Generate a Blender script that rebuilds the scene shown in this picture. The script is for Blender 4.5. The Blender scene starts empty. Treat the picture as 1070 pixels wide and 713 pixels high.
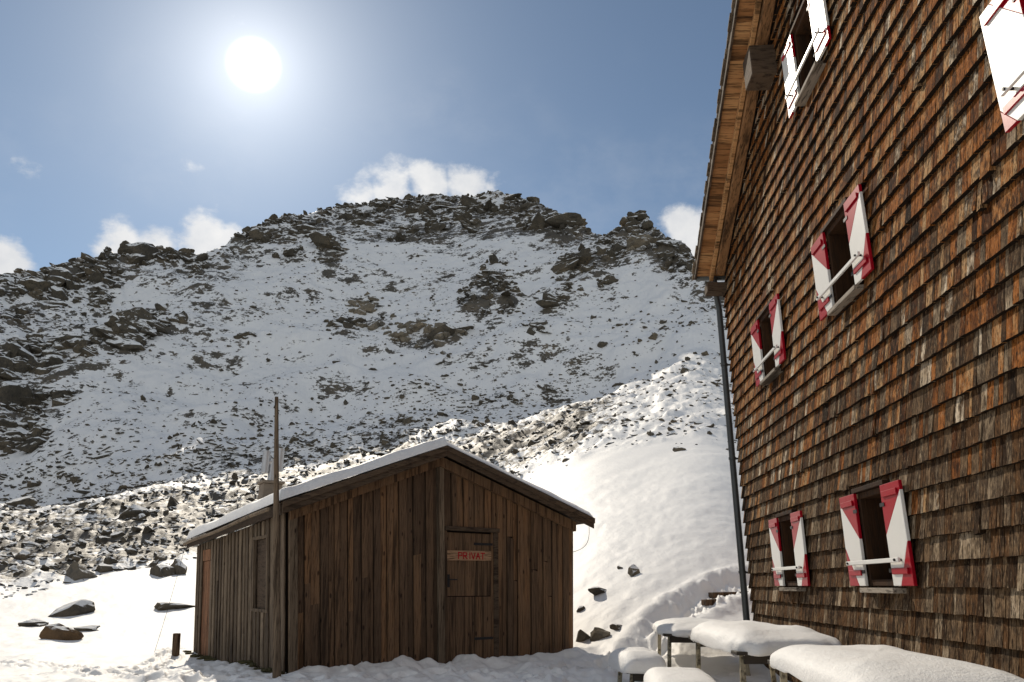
import bpy, math, random
import numpy as np
from mathutils import Vector
R = math.radians
random.seed(7); rng = np.random.default_rng(11)
scene = bpy.context.scene
COL = scene.collection

# ------------------------------------------------------------------ camera
F, CX, CY = 800.0, 535.0, 356.5          # focal length and centre of the 1070 x 713 photograph
PITCH = math.atan(256 / F)
EYE = 1.5
cam = bpy.data.cameras.new('camera'); cam_o = bpy.data.objects.new('camera', cam); COL.objects.link(cam_o)
cam.sensor_width = 36; cam.lens = 36 * F / 1070
cam.clip_start = .05; cam.clip_end = 6000
cam_o.location = (0, 0, EYE); cam_o.rotation_euler = (R(90) + PITCH, 0, 0)
scene.camera = cam_o

# ------------------------------------------------------------------ world, sun, exposure
SUN_AZ, SUN_EL = R(-21.83), R(35.54)
SDIR = Vector((math.sin(SUN_AZ) * math.cos(SUN_EL), math.cos(SUN_AZ) * math.cos(SUN_EL), math.sin(SUN_EL)))
sun = bpy.data.lights.new('sun', 'SUN'); sun.energy = 3.2; sun.angle = R(.5); sun.color = (1, .90, .75)
sun_o = bpy.data.objects.new('sun', sun); COL.objects.link(sun_o)
sun_o.rotation_euler = SDIR.to_track_quat('Z', 'Y').to_euler(); sun_o.location = SDIR * 400
vs = scene.view_settings
vs.view_transform = 'Standard'; vs.look = 'None'; vs.gamma = 1; vs.use_curve_mapping = False
vs.exposure = 0.13
SKY_STRENGTH = .085


def ray(px, py):
    x, u = px - CX, CY - py
    c, s = math.cos(PITCH), math.sin(PITCH)
    return np.array([x, F * c - u * s, F * s + u * c]) / F


class NT:
    """small node-tree helper"""
    def __init__(s, tree): s.t = tree; s.L = tree.links
    def n(s, kind, **kw):
        nd = s.t.nodes.new(kind)
        for k, v in kw.items(): setattr(nd, k, v)
        return nd
    def put(s, sock, v):
        if isinstance(v, bpy.types.NodeSocket): s.L.new(v, sock)
        elif v is not None: sock.default_value = v
    def math(s, op, a, b=None, c=None, clamp=False):
        m = s.n('ShaderNodeMath', operation=op, use_clamp=clamp)
        for i, v in enumerate((a, b, c)): s.put(m.inputs[i], v)
        return m.outputs[0]
    def vmath(s, op, a, b=None):
        m = s.n('ShaderNodeVectorMath', operation=op)
        s.put(m.inputs[0], a)
        if b is not None: s.put(m.inputs[1], b)
        return m.outputs['Value'] if op in ('DOT_PRODUCT', 'LENGTH', 'DISTANCE') else m.outputs[0]
    def mix(s, f, a, b, mode='MIX'):
        m = s.n('ShaderNodeMix', data_type='RGBA', blend_type=mode)
        s.put(m.inputs[0], f)
        for i, v in ((6, a), (7, b)):
            if isinstance(v, (tuple, list)) and len(v) == 3: v = (*v, 1)
            s.put(m.inputs[i], v)
        return m.outputs[2]
    def noise(s, vec, scale, detail=4, rough=.55, out=0):
        m = s.n('ShaderNodeTexNoise'); s.put(m.inputs['Vector'], vec)
        m.inputs['Scale'].default_value = scale; m.inputs['Detail'].default_value = detail
        m.inputs['Roughness'].default_value = rough
        return m.outputs[out]
    def step(s, v, lo, hi):
        m = s.n('ShaderNodeMapRange', interpolation_type='SMOOTHSTEP')
        s.put(m.inputs[0], v); s.put(m.inputs[1], lo); s.put(m.inputs[2], hi)
        return m.outputs[0]
    def mapping(s, vec, scale=(1, 1, 1), rot=(0, 0, 0), loc=(0, 0, 0)):
        m = s.n('ShaderNodeMapping'); s.put(m.inputs[0], vec)
        s.put(m.inputs['Scale'], scale); s.put(m.inputs['Rotation'], rot); s.put(m.inputs['Location'], loc)
        return m.outputs[0]
    def ramp(s, f, stops, interp='LINEAR'):
        m = s.n('ShaderNodeValToRGB'); s.put(m.inputs[0], f); cr = m.color_ramp; cr.interpolation = interp
        while len(cr.elements) < len(stops): cr.elements.new(.5)
        for e, (p, c) in zip(cr.elements, stops): e.position = p; e.color = (*c, 1)
        return m.outputs[0]
    def bump(s, h, strength=.5, dist=.02):
        m = s.n('ShaderNodeBump'); m.inputs['Strength'].default_value = strength
        m.inputs['Distance'].default_value = dist; s.put(m.inputs['Height'], h)
        return m.outputs[0]


world = bpy.data.worlds.new('World'); scene.world = world; world.use_nodes = True
def build_sky():
    w = NT(world.node_tree); w.t.nodes.clear()
    sky = w.n('ShaderNodeTexSky', sky_type='NISHITA'); sky.sun_disc = False
    sky.sun_elevation = SUN_EL; sky.sun_rotation = SUN_AZ; sky.altitude = 2200
    sky.air_density = 1.0; sky.dust_density = .6; sky.ozone_density = 2.0
    d = w.vmath('NORMALIZE', w.n('ShaderNodeTexCoord').outputs['Generated'])
    base = w.mix(1.0, sky.outputs[0], (SKY_STRENGTH,) * 3, 'MULTIPLY')
    hs = w.n('ShaderNodeHueSaturation'); hs.inputs['Saturation'].default_value = .84; w.put(hs.inputs['Color'], base); base = w.mix(1.0, hs.outputs[0], (.88, .98, .97), 'MULTIPLY')
    # the blown-out sun and its aureole in thin high haze
    dot = w.vmath('DOT_PRODUCT', d, tuple(SDIR))
    ang = w.math('SQRT', w.math('MAXIMUM', w.math('MULTIPLY', w.math('SUBTRACT', 1.0, dot), 2.0), 0.0))
    core = w.math('MULTIPLY', w.step(ang, .034, .004), 3.0)
    g1 = w.math('MULTIPLY', w.math('EXPONENT', w.math('MULTIPLY', ang, -13.0)), .75)
    g2 = w.math('MULTIPLY', w.math('EXPONENT', w.math('MULTIPLY', ang, -4.5)), .08)
    glow = w.math('ADD', core, w.math('ADD', g1, g2))
    gl = w.mix(1.0, (1, .985, .96), glow, 'MULTIPLY')
    gn = w.n('ShaderNodeCombineColor')
    for i in range(3): w.put(gn.inputs[i], glow)
    gl = w.mix(1.0, (1, .985, .955), gn.outputs[0], 'MULTIPLY')
    # small cumulus standing behind the ridge, and a few wisps
    mask = None
    for (px, py, rad, amp) in CLOUDS:
        v = Vector(ray(px, py)).normalized()
        dd = w.vmath('DISTANCE', d, tuple(v))
        m = w.math('MULTIPLY', w.step(dd, rad / 800, 0.0), amp)
        mask = m if mask is None else w.math('MAXIMUM', mask, m)
    n1 = w.noise(w.mapping(d, scale=(1, 1, 1.5)), 17, 7, .6)
    n2 = w.noise(d, 5, 3, .5)
    c = w.math('ADD', mask, w.math('MULTIPLY', w.math('SUBTRACT', n1, .5), 1.7))
    cl = w.step(c, .30, .80)
    # unseen bright cloud added behind the camera as neutral fill on facing slopes
    sp = w.n('ShaderNodeSeparateXYZ'); w.put(sp.inputs[0], d)
    back = w.math('MULTIPLY', w.step(w.math('ADD', sp.outputs[1], w.math('MULTIPLY', w.math('SUBTRACT', n2, .5), .5)), .18, -.25), w.step(w.math('ADD', n1, w.math('MULTIPLY', n2, .6)), .62, .96))
    cl = w.math('MAXIMUM', cl, back)
    veil = w.math('MULTIPLY', w.step(n2, .45, .8), .12)
    cl = w.math('MAXIMUM', cl, w.math('MULTIPLY', veil, w.step(n1, .3, .75)))
    n3 = w.noise(d, 30, 5, .6)
    cc = w.mix(n3, (.52, .55, .60), (.84, .825, .80))
    out = w.mix(cl, base, cc)
    out = w.mix(1.0, out, gl, 'ADD')
    bg = w.n('ShaderNodeBackground'); w.put(bg.inputs[0], out); bg.inputs[1].default_value = 1
    w.L.new(bg.outputs[0], w.n('ShaderNodeOutputWorld').inputs[0])
CLOUDS = [(2, 278, 42, 1.0), (125, 256, 45, .8), (165, 250, 40, .75), (212, 246, 48, .95), (240, 248, 36, .7),
          (375, 206, 46, .75), (410, 200, 48, .85), (450, 194, 46, .95), (485, 192, 44, .95), (515, 200, 34, .6),
          (716, 236, 44, 1.0), (722, 262, 46, .95), (738, 225, 40, .7), (20, 183, 34, .40), (190, 174, 40, .42), (745, 180, 30, .42)]
build_sky()

# ------------------------------------------------------------------ numpy noise
def _h(ix, iy, iz, seed):
    h = (ix * 374761393 + iy * 668265263 + iz * 2147483647 + seed * 1274126177) & 0xFFFFFFFF
    h = ((h ^ (h >> 13)) * 1274126177) & 0xFFFFFFFF
    h = ((h ^ (h >> 15)) * 2246822519) & 0xFFFFFFFF
    return ((h ^ (h >> 16)) & 0xFFFFFF) / float(0xFFFFFF)
def noise2(x, y, seed=0):
    x = np.asarray(x, float); y = np.asarray(y, float)
    ix = np.floor(x).astype(np.int64); iy = np.floor(y).astype(np.int64)
    fx, fy = x - ix, y - iy
    fx = fx * fx * fx * (fx * (fx * 6 - 15) + 10); fy = fy * fy * fy * (fy * (fy * 6 - 15) + 10)
    z = np.zeros_like(ix)
    a = _h(ix, iy, z, seed); b = _h(ix + 1, iy, z, seed); c = _h(ix, iy + 1, z, seed); d = _h(ix + 1, iy + 1, z, seed)
    return (a * (1 - fx) + b * fx) * (1 - fy) + (c * (1 - fx) + d * fx) * fy * 1.0 - .5
def fbm(x, y, octv=4, gain=.5, seed=0, lac=2.03):
    s = 0; a = 1; t = 0
    for i in range(octv):
        # rotate each octave so that the lattice never shows
        ca, sa = math.cos(.7 * i + .3), math.sin(.7 * i + .3)
        s = s + a * noise2(x * ca - y * sa, x * sa + y * ca, seed + i * 17); t += a
        a *= gain; x = x * lac; y = y * lac
    return s / t * 2
def ridged(x, y, octv=4, gain=.55, seed=0):
    s = 0; a = 1; t = 0
    for i in range(octv):
        ca, sa = math.cos(.9 * i + .5), math.sin(.9 * i + .5)
        s = s + a * (1 - np.abs(noise2(x * ca - y * sa, x * sa + y * ca, seed + i * 31)) * 4); t += a
        a *= gain; x = x * 2.1; y = y * 2.1
    return s / t
def sstep(v, a, b):
    t = np.clip((v - a) / (b - a), 0, 1); return t * t * (3 - 2 * t)
def noise3(p, seed=0):
    ip = np.floor(p).astype(np.int64); f = p - ip; f = f * f * (3 - 2 * f); o = 0
    for dx in (0, 1):
        for dy in (0, 1):
            for dz in (0, 1):
                wgt = (f[..., 0] if dx else 1 - f[..., 0]) * (f[..., 1] if dy else 1 - f[..., 1]) * (f[..., 2] if dz else 1 - f[..., 2])
                o = o + wgt * _h(ip[..., 0] + dx, ip[..., 1] + dy, ip[..., 2] + dz, seed)
    return o - .5

# ------------------------------------------------------------------ terrain shape
def azt(px, py):
    r = ray(px, py); return math.degrees(math.atan2(r[0], r[1])), r[2] / math.hypot(r[0], r[1])
SKYLINE = [(0, 290), (40, 285), (60, 277), (110, 270), (140, 262), (170, 260), (200, 265), (215, 264), (240, 253), (262, 241), (300, 228),
           (330, 223), (360, 218), (385, 211), (410, 208), (440, 206), (480, 205), (510, 204), (535, 207), (560, 215), (580, 225), (600, 235), (625, 244),
           (638, 248), (648, 236), (660, 227), (672, 226), (683, 238), (695, 248), (715, 264), (730, 272), (750, 287)]
BREAK = [(0, 520), (70, 508), (150, 492), (300, 470), (450, 447), (550, 420), (650, 402), (700, 388), (740, 376)]
sk = [azt(*p) for p in SKYLINE]; bk = [azt(*p) for p in BREAK]
SK_A = [-180, -110, -70, -50] + [a for a, t in sk] + [20, 35, 60, 110, 180]
SK_T = [.06, .10, .22, .30] + [t for a, t in sk] + [.40, .36, .28, .10, .06]
BK_A = [-180, -110, -70, -45] + [a for a, t in bk] + [20, 35, 60, 110, 180]
BK_T = [.03, .05, .09, .10] + [t for a, t in bk] + [.22, .2, .15, .05, .03]
RB = 120.0
GA = np.arange(-180, 180.01, .1)
def _sm(a, v, sig):
    q = np.interp(GA, a, v); k = np.arange(-60, 61) * .1; w = np.exp(-(k / sig) ** 2 / 2); w /= w.sum()
    return np.convolve(np.pad(q, 60, 'edge'), w, 'valid')
B_S = _sm(BK_A, BK_T, 1.8); S_S = _sm([-180, -60, -36, -8, 3, 12, 30, 180], [.6, .7, .80, .84, .90, .95, .8, .6], 2.0); T_S = _sm(SK_A, SK_T, .12)
R0_S = _sm([-180, -30, -12, 0, 5, 12, 40, 180], [22, 21, 21, 18, 14.4, 13.6, 16, 22], 2.0); P_S = _sm([-180, -40, -15, 0, 6, 14, 180], [1.25, 1.25, 1.25, 1.12, 1.0, .98, 1.1], 2.0)
def wrap(az): return (az + 180) % 360 - 180
def prof(az):
    T = np.interp(az, GA, T_S); B = np.interp(az, GA, B_S)
    S = np.interp(az, GA, S_S)
    return T, B, S, RB * (S - B) / (S - T)
def floor_z(x, y):
    return .04 + .30 * sstep(x, -8.5, -2.0) - .10 * sstep(x, 1.5, 3) * (1 - sstep(y, 10, 14))
def H0(x, y):
    """smooth lie of the land"""
    r = np.hypot(x, y); az = np.degrees(np.arctan2(x, y))
    T, B, S, rr = prof(az)
    r0 = np.interp(az, GA, R0_S); p = np.interp(az, GA, P_S)
    zb = EYE + B * RB
    f0 = floor_z(x, y)
    u = (r - r0) / (RB - r0); t = .5 * (u + np.sqrt(u * u + .018 ** 2)) - .009 * np.exp(-np.abs(u) / .05)
    t = np.clip(t, 0, None)
    near = f0 + (zb - f0) * np.minimum(t, 1) ** p
    up = zb + S * (r - RB)
    k = 9.0
    z = np.where(r < RB, near, up)
    # soften the break of slope
    w = np.exp(-((r - RB) / 14) ** 2)
    z = z + w * 1.1
    z = z + np.exp(-((r - RB) / 30) ** 2) * (4.2 * fbm(x * .045, y * .045, 2, .5, 201) + 1.9 * fbm(x * .12, y * .12, 2, .5, 203))
    top = EYE + T * rr
    over = top - .75 * (r - rr)
    return np.minimum(z, over)
def talus_start(az):
    return np.interp(az, [-60, -36, -30, -24, -18, -10, 0, 6, 10, 14, 18], [24, 26, 31, 37, 42, 44, 42, 42, 39, 37, 37])
def zones(x, y):
    r = np.hypot(x, y); az = np.degrees(np.arctan2(x, y))
    T, B, S, rr = prof(az)
    ts = talus_start(az) + 6 * fbm(x * .12, y * .12, 3, .5, 91)
    tal = sstep(r, ts, ts + 7)
    mtn = sstep(r, RB - 12, RB + 14)
    crest = sstep(r, rr - 45, rr - 8)
    return r, az, tal, mtn, crest, rr
# the trodden track that climbs beside the lodge
TRACK = np.array([(0.9, 11.8), (1.7, 13.0), (3.06, 15.6), (4.1, 16.6), (5.0, 17.3), (6.4, 18.0)])
def track_dist(x, y):
    d = np.full(np.shape(x), 99.0)
    for (ax, ay), (bx, by) in zip(TRACK[:-1], TRACK[1:]):
        vx, vy = bx - ax, by - ay; L = vx * vx + vy * vy
        t = np.clip(((x - ax) * vx + (y - ay) * vy) / L, 0, 1)
        d = np.minimum(d, np.hypot(x - ax - t * vx, y - ay - t * vy))
    return d
def _steps():
    g = np.random.default_rng(5); out = []
    for pts in ([(-9.5, 13.0), (-7.6, 14.6), (-5.8, 13.3), (-4.2, 11.4), (-2.6, 10.4), (-1.0, 11.4)], [(-1.0, 11.6), (.4, 11.2), (1.0, 12.4), (1.8, 13.6), (3.0, 15.2), (4.2, 16.6)], [(-6.6, 15.4), (-7.4, 17.6), (-8.2, 19.5)], [(-.6, 11.2), (.5, 10.2), (1.2, 9.2)], [(-11.5, 16.5), (-8.0, 15.4), (-6.0, 14.6)]):
        side = 1
        for (ax, ay), (bx, by) in zip(pts[:-1], pts[1:]):
            L = math.hypot(bx - ax, by - ay); ca, sa = (bx - ax) / L, (by - ay) / L; d = 0
            while d < L:
                for _ in range(2):
                    o = side * .12 + g.normal() * .10; side = -side; e = d + g.normal() * .08
                    out.append((ax + ca * e - sa * o, ay + sa * e + ca * o, ca, sa, .05 + .04 * g.random()))
                d += .48
    return out
STEPS = _steps()
def hut_drift(x, y):
    """loose snow shovelled and drifted along the foot of the hut front"""
    ux, uy = .793, .608
    a = (x + 3.11) * ux + (y - 11.5) * uy; o = (x + 3.11) * uy - (y - 11.5) * ux
    return np.exp(-((o - .35) / .55) ** 2) * sstep(a, -.6, .8) * (1 - sstep(a, 4.9, 6.2)) 
def H(x, y):
    x = np.asarray(x, float); y = np.asarray(y, float)
    z = H0(x, y)
    r, az, tal, mtn, crest, rr = zones(x, y)
    snowf = sstep(r, 12, 30) * (1 - tal)
    z = z + .26 * fbm(x * .10, y * .10, 3, .5, 3) * snowf
    # wind drifts combed up and to the right
    dx_, dy_ = (x * .87 + y * .50), (-x * .50 + y * .87)
    z = z + .15 * fbm(dx_ * .09, dy_ * .20, 3, .5, 5) * sstep(r, 14, 24) * (1 - tal) + .008 * fbm(dx_ * .5, dy_ * 1.3, 2, .5, 15) * sstep(r, 14, 20) * (1 - tal)
    z = z + (.05 * fbm(x * .8, y * .8, 3, .5, 6) + .022 * fbm(x * 3.1, y * 3.1, 2, .5, 8)) * (1 - sstep(r, 25, 45))
    z = z + tal * (1 - mtn) * (.55 * fbm(x * .16, y * .16, 3, .5, 21) + .5 * np.maximum(ridged(x * .33, y * .33, 3, .6, 23), 0) + .22 * fbm(x * .9, y * .9, 3, .6, 25))
    big = ridged(x * .022, y * .03, 4, .5, 41)
    z = z + mtn * (1 - .6 * crest) * (3.6 * big + 1.1 * fbm(x * .09, y * .09, 4, .55, 43))
    z = z + mtn * (.45 * fbm(x * .4, y * .4, 4, .6, 47) + crest * (1.5 * ridged(x * .16, y * .16, 3, .6, 49)))
    # track: a trough with kicked-up clods
    td = track_dist(x, y)
    z = z - .20 * np.exp(-(td / .30) ** 2) + np.exp(-(td / .5) ** 2) * (.26 * np.maximum(fbm(x * 3.6, y * 3.6, 3, .65, 61), -.05))
    z = z + .06 * np.exp(-((td - .6) / .2) ** 2)
    # trampled snow around the hut and tables
    tr = np.exp(-(((x + 4.8) / 3.0) ** 2 + ((y - 13.2) / 2.2) ** 2)) + np.exp(-(((x - .5) / 2.6) ** 2 + ((y - 11.0) / 2.4) ** 2))
    z = z + tr * (.10 * fbm(x * 2.3, y * 2.3, 3, .6, 71) + .04 * fbm(x * 6, y * 6, 2, .6, 73))
    near = r < 26
    if near.any():
        xs, ys = x[near], y[near]; dz = np.zeros(len(xs))
        for (fx, fy, ca, sa, dp) in STEPS:
            k = (np.abs(xs - fx) < .5) & (np.abs(ys - fy) < .5)
            if not k.any(): continue
            u, v = (xs[k] - fx) * ca + (ys[k] - fy) * sa, -(xs[k] - fx) * sa + (ys[k] - fy) * ca
            q = np.hypot(u / .17, v / .075); dz[k] += -dp * sstep(1.25 - q, 0, .55) + .025 * np.exp(-((q - 1.6) / .35) ** 2)
        z = z.copy(); z[near] += dz
    hd = hut_drift(x, y)
    z = z + hd * (.05 + .20 * np.maximum(fbm(x * 1.3, y * 1.3, 3, .6, 77), -.2) + .07 * fbm(x * 4.5, y * 4.5, 2, .6, 79))
    return z

# ------------------------------------------------------------------ mesh helpers
def link(name, me, mat=None, parent=None):
    o = bpy.data.objects.new(name, me); COL.objects.link(o)
    if mat is not None:
        for m in (mat if isinstance(mat, (list, tuple)) else [mat]): me.materials.append(m)
    if parent is not None:
        o.parent = parent; o.location = (0, 0, 0)
        if parent.get('_org') is None and parent.parent is None: pass
    return o
def np_mesh(name, V, Fq, smooth=False):
    """V (n,3); Fq (m,k) all faces with k corners"""
    me = bpy.data.meshes.new(name); V = np.asarray(V, np.float32); Fq = np.asarray(Fq, np.int32)
    k = Fq.shape[1]
    me.vertices.add(len(V)); me.vertices.foreach_set('co', V.ravel())
    me.loops.add(Fq.size); me.loops.foreach_set('vertex_index', Fq.ravel())
    me.polygons.add(len(Fq)); me.polygons.foreach_set('loop_start', np.arange(0, Fq.size, k, dtype=np.int32))
    try: me.polygons.foreach_set('loop_total', np.full(len(Fq), k, np.int32))
    except Exception: pass
    me.polygons.foreach_set('use_smooth', np.full(len(Fq), smooth))
    me.update(calc_edges=True); me.validate()
    return me
def vattr(me, name, vals, domain='POINT'):
    a = me.attributes.new(name, 'FLOAT', domain); a.data.foreach_set('value', np.asarray(vals, np.float32))
ORG = {}
def empty(name, loc):
    o = bpy.data.objects.new(name, None); COL.objects.link(o); o.location = loc; o.empty_display_size = .3
    ORG[o] = np.array(loc, float); return o
def tag(o, label=None, cat=None, group=None, kind=None):
    if label: o['label'] = label
    if cat: o['category'] = cat
    if group: o['group'] = group
    if kind: o['kind'] = kind
    return o
class MB:
    """collects world-space pieces and links them as ONE mesh object"""
    def __init__(s): s.v = []; s.f = []; s.m = []; s.r = []; s.sm = []
    def add(s, vs_, fs, mat=0, rnd=None, smooth=False):
        b = len(s.v); s.v += [tuple(map(float, p)) for p in vs_]
        rnd = random.random() if rnd is None else rnd
        for f in fs: s.f.append([b + i for i in f]); s.m.append(mat); s.r.append(rnd); s.sm.append(smooth)
    def hexa(s, c, mat=0, rnd=None):
        """8 corners: bottom 0-3 then top 4-7, both the same way round"""
        s.add(c, [(3, 2, 1, 0), (4, 5, 6, 7), (0, 1, 5, 4), (1, 2, 6, 5), (2, 3, 7, 6), (3, 0, 4, 7)], mat, rnd)
    def box(s, o, ex, ey, ez, mat=0, rnd=None):
        o, ex, ey, ez = (np.array(q, float) for q in (o, ex, ey, ez))
        s.hexa([o, o + ex, o + ex + ey, o + ey, o + ez, o + ex + ez, o + ex + ey + ez, o + ey + ez], mat, rnd)
    def prism(s, poly, off, mat=0, rnd=None):
        """polygon (list of 3-D points) extruded by vector off"""
        p = [np.array(q, float) for q in poly]; off = np.array(off, float); n = len(p)
        s.add(p + [q + off for q in p], [tuple(range(n))[::-1], tuple(range(n, 2 * n))] + [(i, (i + 1) % n, n + (i + 1) % n, n + i) for i in range(n)], mat, rnd)
    def tube(s, pts, rad, seg=12, mat=0, rnd=None, caps=True):
        pts = [Vector(p) for p in pts]; n = len(pts)
        rads = rad if isinstance(rad, (list, tuple)) else [rad] * n
        vs_, fs = [], []
        for i, p in enumerate(pts):
            t = (pts[min(i + 1, n - 1)] - pts[max(i - 1, 0)]).normalized()
            a = t.orthogonal().normalized() if i == 0 else (a - t * a.dot(t)).normalized()
            b = t.cross(a)
            for k in range(seg):
                th = 2 * math.pi * k / seg
                vs_.append(p + (a * math.cos(th) + b * math.sin(th)) * rads[i])
        for i in range(n - 1):
            for k in range(seg):
                fs.append((i * seg + k, i * seg + (k + 1) % seg, (i + 1) * seg + (k + 1) % seg, (i + 1) * seg + k))
        rnd = random.random() if rnd is None else rnd
        s.add(vs_, fs, mat, rnd, True)
        if caps:
            s.add([vs_[k] for k in range(seg)], [tuple(range(seg))[::-1]], mat, rnd)
            s.add(vs_[-seg:], [tuple(range(seg))], mat, rnd)
    def build(s, name, mat, root=None, parent=None, bevel=0):
        """root: the Empty whose location is the origin; parent: object to hang from"""
        org = ORG[root] if root is not None else np.zeros(3)
        me = bpy.data.meshes.new(name)
        me.from_pydata([tuple(np.array(p) - org) for p in s.v], [], s.f)
        for m in (mat if isinstance(mat, (list, tuple)) else [mat]): me.materials.append(m)
        me.polygons.foreach_set('material_index', s.m); me.polygons.foreach_set('use_smooth', s.sm)
        vattr(me, 'rnd', s.r, 'FACE'); me.update()
        o = bpy.data.objects.new(name, me); COL.objects.link(o)
        o.parent = parent if parent is not None else root
        if bevel:
            b = o.modifiers.new('bevel', 'BEVEL'); b.width = bevel; b.segments = 1; b.limit_method = 'ANGLE'
        return o
    def build_top(s, name, mat, base, bevel=0):
        """a top-level thing made of one mesh, with its origin at its base"""
        base = np.array(base, float); s.v = [tuple(np.array(p) - base) for p in s.v]
        o = s.build(name, mat, bevel=bevel); o.location = base; return o

# ------------------------------------------------------------------ materials
def material(name, rough=.8, spec=.3):
    m = bpy.data.materials.new(name); m.use_nodes = True
    t = NT(m.node_tree); b = m.node_tree.nodes['Principled BSDF']
    b.inputs['Roughness'].default_value = rough; b.inputs['Specular IOR Level'].default_value = spec
    return m, t, b
def attr(t, name): return t.n('ShaderNodeAttribute', attribute_name=name).outputs['Fac']
def wpos(t): return t.n('ShaderNodeNewGeometry').outputs['Position']
def wnz(t):
    s = t.n('ShaderNodeSeparateXYZ'); t.put(s.inputs[0], t.n('ShaderNodeNewGeometry').outputs['Normal']); return s.outputs[2]

SNOW = (.86, .84, .80)
def snow_mat(name='snow', scale=1.0):
    m, t, b = material(name, .55, .25)
    p = wpos(t)
    n = t.noise(p, 1.2 * scale, 5, .6)
    t.put(b.inputs['Base Color'], t.mix(n, (.83, .81, .775), (.88, .86, .825)))
    n2 = t.noise(p, 9 * scale, 5, .65); n3 = t.noise(p, 60 * scale, 2, .6)
    n4 = t.noise(p, 190 * scale, 2, .6); h = t.math('ADD', n2, t.math('ADD', t.math('MULTIPLY', n3, .40), t.math('MULTIPLY', n4, .18)))
    t.put(b.inputs['Normal'], t.bump(h, .55, .03))
    return m
def rock_nodes(t, p, tone=1.0):
    n1 = t.noise(p, .22, 5, .6); n2 = t.noise(p, 2.3, 6, .7)
    c = t.ramp(n1, [(.30, (.088 * tone, .078 * tone, .062 * tone)), (.55, (.145 * tone, .120 * tone, .086 * tone)), (.72, (.215 * tone, .168 * tone, .112 * tone))])
    c = t.mix(t.step(n2, .40, .75), c, (.06 * tone, .056 * tone, .050 * tone))
    return c, n2
def rock_mat(name, snow_lo=.50, snow_hi=.72, tone=1.0, scale=1.0, tint=None):
    m, t, b = material(name, .95, .08)
    p = wpos(t)
    c, n2 = rock_nodes(t, p, tone)
    if tint: c = t.mix(1.0, c, tint, 'MULTIPLY')
    nz = wnz(t); n = t.noise(p, 1.6 * scale, 5, .65)
    v = t.math('ADD', nz, t.math('MULTIPLY', t.math('SUBTRACT', n, .5), .9))
    k = t.step(v, snow_lo, snow_hi)
    t.put(b.inputs['Base Color'], t.mix(k, c, SNOW))
    t.put(b.inputs['Normal'], t.bump(t.noise(p, 4 * scale, 6, .7), .8, .12 / scale))
    return m
def terrain_mat():
    m, t, b = material('snowy_slope', .6, .25)
    p = wpos(t)
    rk = attr(t, 'rock'); st = attr(t, 'steep')
    ps = t.mapping(p, scale=(1, 1, 1.7))
    n_big = t.noise(ps, .055, 4, .6)
    n_mid = t.noise(ps, .42, 6, .68)
    n_fine = t.noise(ps, 1.5, 5, .7)
    v = t.math('ADD', t.math('MULTIPLY', n_mid, .6), t.math('MULTIPLY', n_fine, .4))
    v = t.math('ADD', v, t.math('MULTIPLY', t.math('SUBTRACT', n_big, .5), .42))
    thr = t.math('SUBTRACT', .80, t.math('MULTIPLY', rk, .36))
    thr = t.math('SUBTRACT', thr, t.math('MULTIPLY', st, .10))
    k = t.step(t.math('SUBTRACT', v, thr), -.012, .022)
    c, n2 = rock_nodes(t, p, .85)
    n = t.noise(p, .9, 5, .6)
    snow = t.mix(n, (.82, .80, .77), (.88, .86, .825))
    t.put(b.inputs['Base Color'], t.mix(k, snow, c))
    near = t.noise(p, 7, 5, .65); fine = t.noise(p, 45, 2, .6)
    h = t.math('ADD', t.math('ADD', near, t.math('MULTIPLY', fine, .2)), t.math('MULTIPLY', n_fine, t.math('MULTIPLY', rk, 6.0)))
    t.put(b.inputs['Normal'], t.bump(h, .45, .04))
    return m
def wood_mat(name, stops, axis_scale, rough=.82, contrast=.55, knots=True):
    """weathered boards: a tone per board (rnd) and long fibres"""
    m, t, b = material(name, rough, .10)
    rnd = attr(t, 'rnd'); p = wpos(t)
    off = t.n('ShaderNodeCombineXYZ'); t.put(off.inputs[0], t.math('MULTIPLY', rnd, 37.0)); t.put(off.inputs[1], t.math('MULTIPLY', rnd, 91.0)); t.put(off.inputs[2], t.math('MULTIPLY', rnd, 53.0))
    q = t.vmath('ADD', p, off.outputs[0])
    qs = t.mapping(q, scale=axis_scale)
    n1 = t.noise(qs, 1.0, 6, .65)
    n2 = t.noise(t.mapping(q, scale=tuple(3.1 * a for a in axis_scale)), 1.0, 4, .6)
    n3 = t.noise(q, 1.7, 4, .6)
    f = t.math('ADD', t.math('MULTIPLY', rnd, 1 - contrast), t.math('MULTIPLY', t.math('ADD', t.math('MULTIPLY', n1, .6), t.math('MULTIPLY', n3, .4)), contrast))
    c = t.ramp(f, stops)
    c = t.mix(t.math('MULTIPLY', t.step(n2, .50, .66), .70), c, (.022, .015, .011))
    n4 = t.noise(t.mapping(q, scale=tuple(.45 * a for a in axis_scale)), 1.0, 5, .7)
    c = t.mix(t.math('MULTIPLY', t.step(n4, .50, .62), .72), c, (.024, .016, .011))
    if knots:
        v = t.n('ShaderNodeTexVoronoi'); t.put(v.inputs['Vector'], t.mapping(q, scale=(7.5, 7.5, 3.2))); v.inputs['Scale'].default_value = 1
        c = t.mix(t.math('MULTIPLY', t.step(v.outputs['Distance'], .16, .07), .8), c, (.018, .012, .009))
    t.put(b.inputs['Base Color'], c)
    t.put(b.inputs['Normal'], t.bump(t.math('ADD', n1, n2), .5, .01))
    return m
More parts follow.
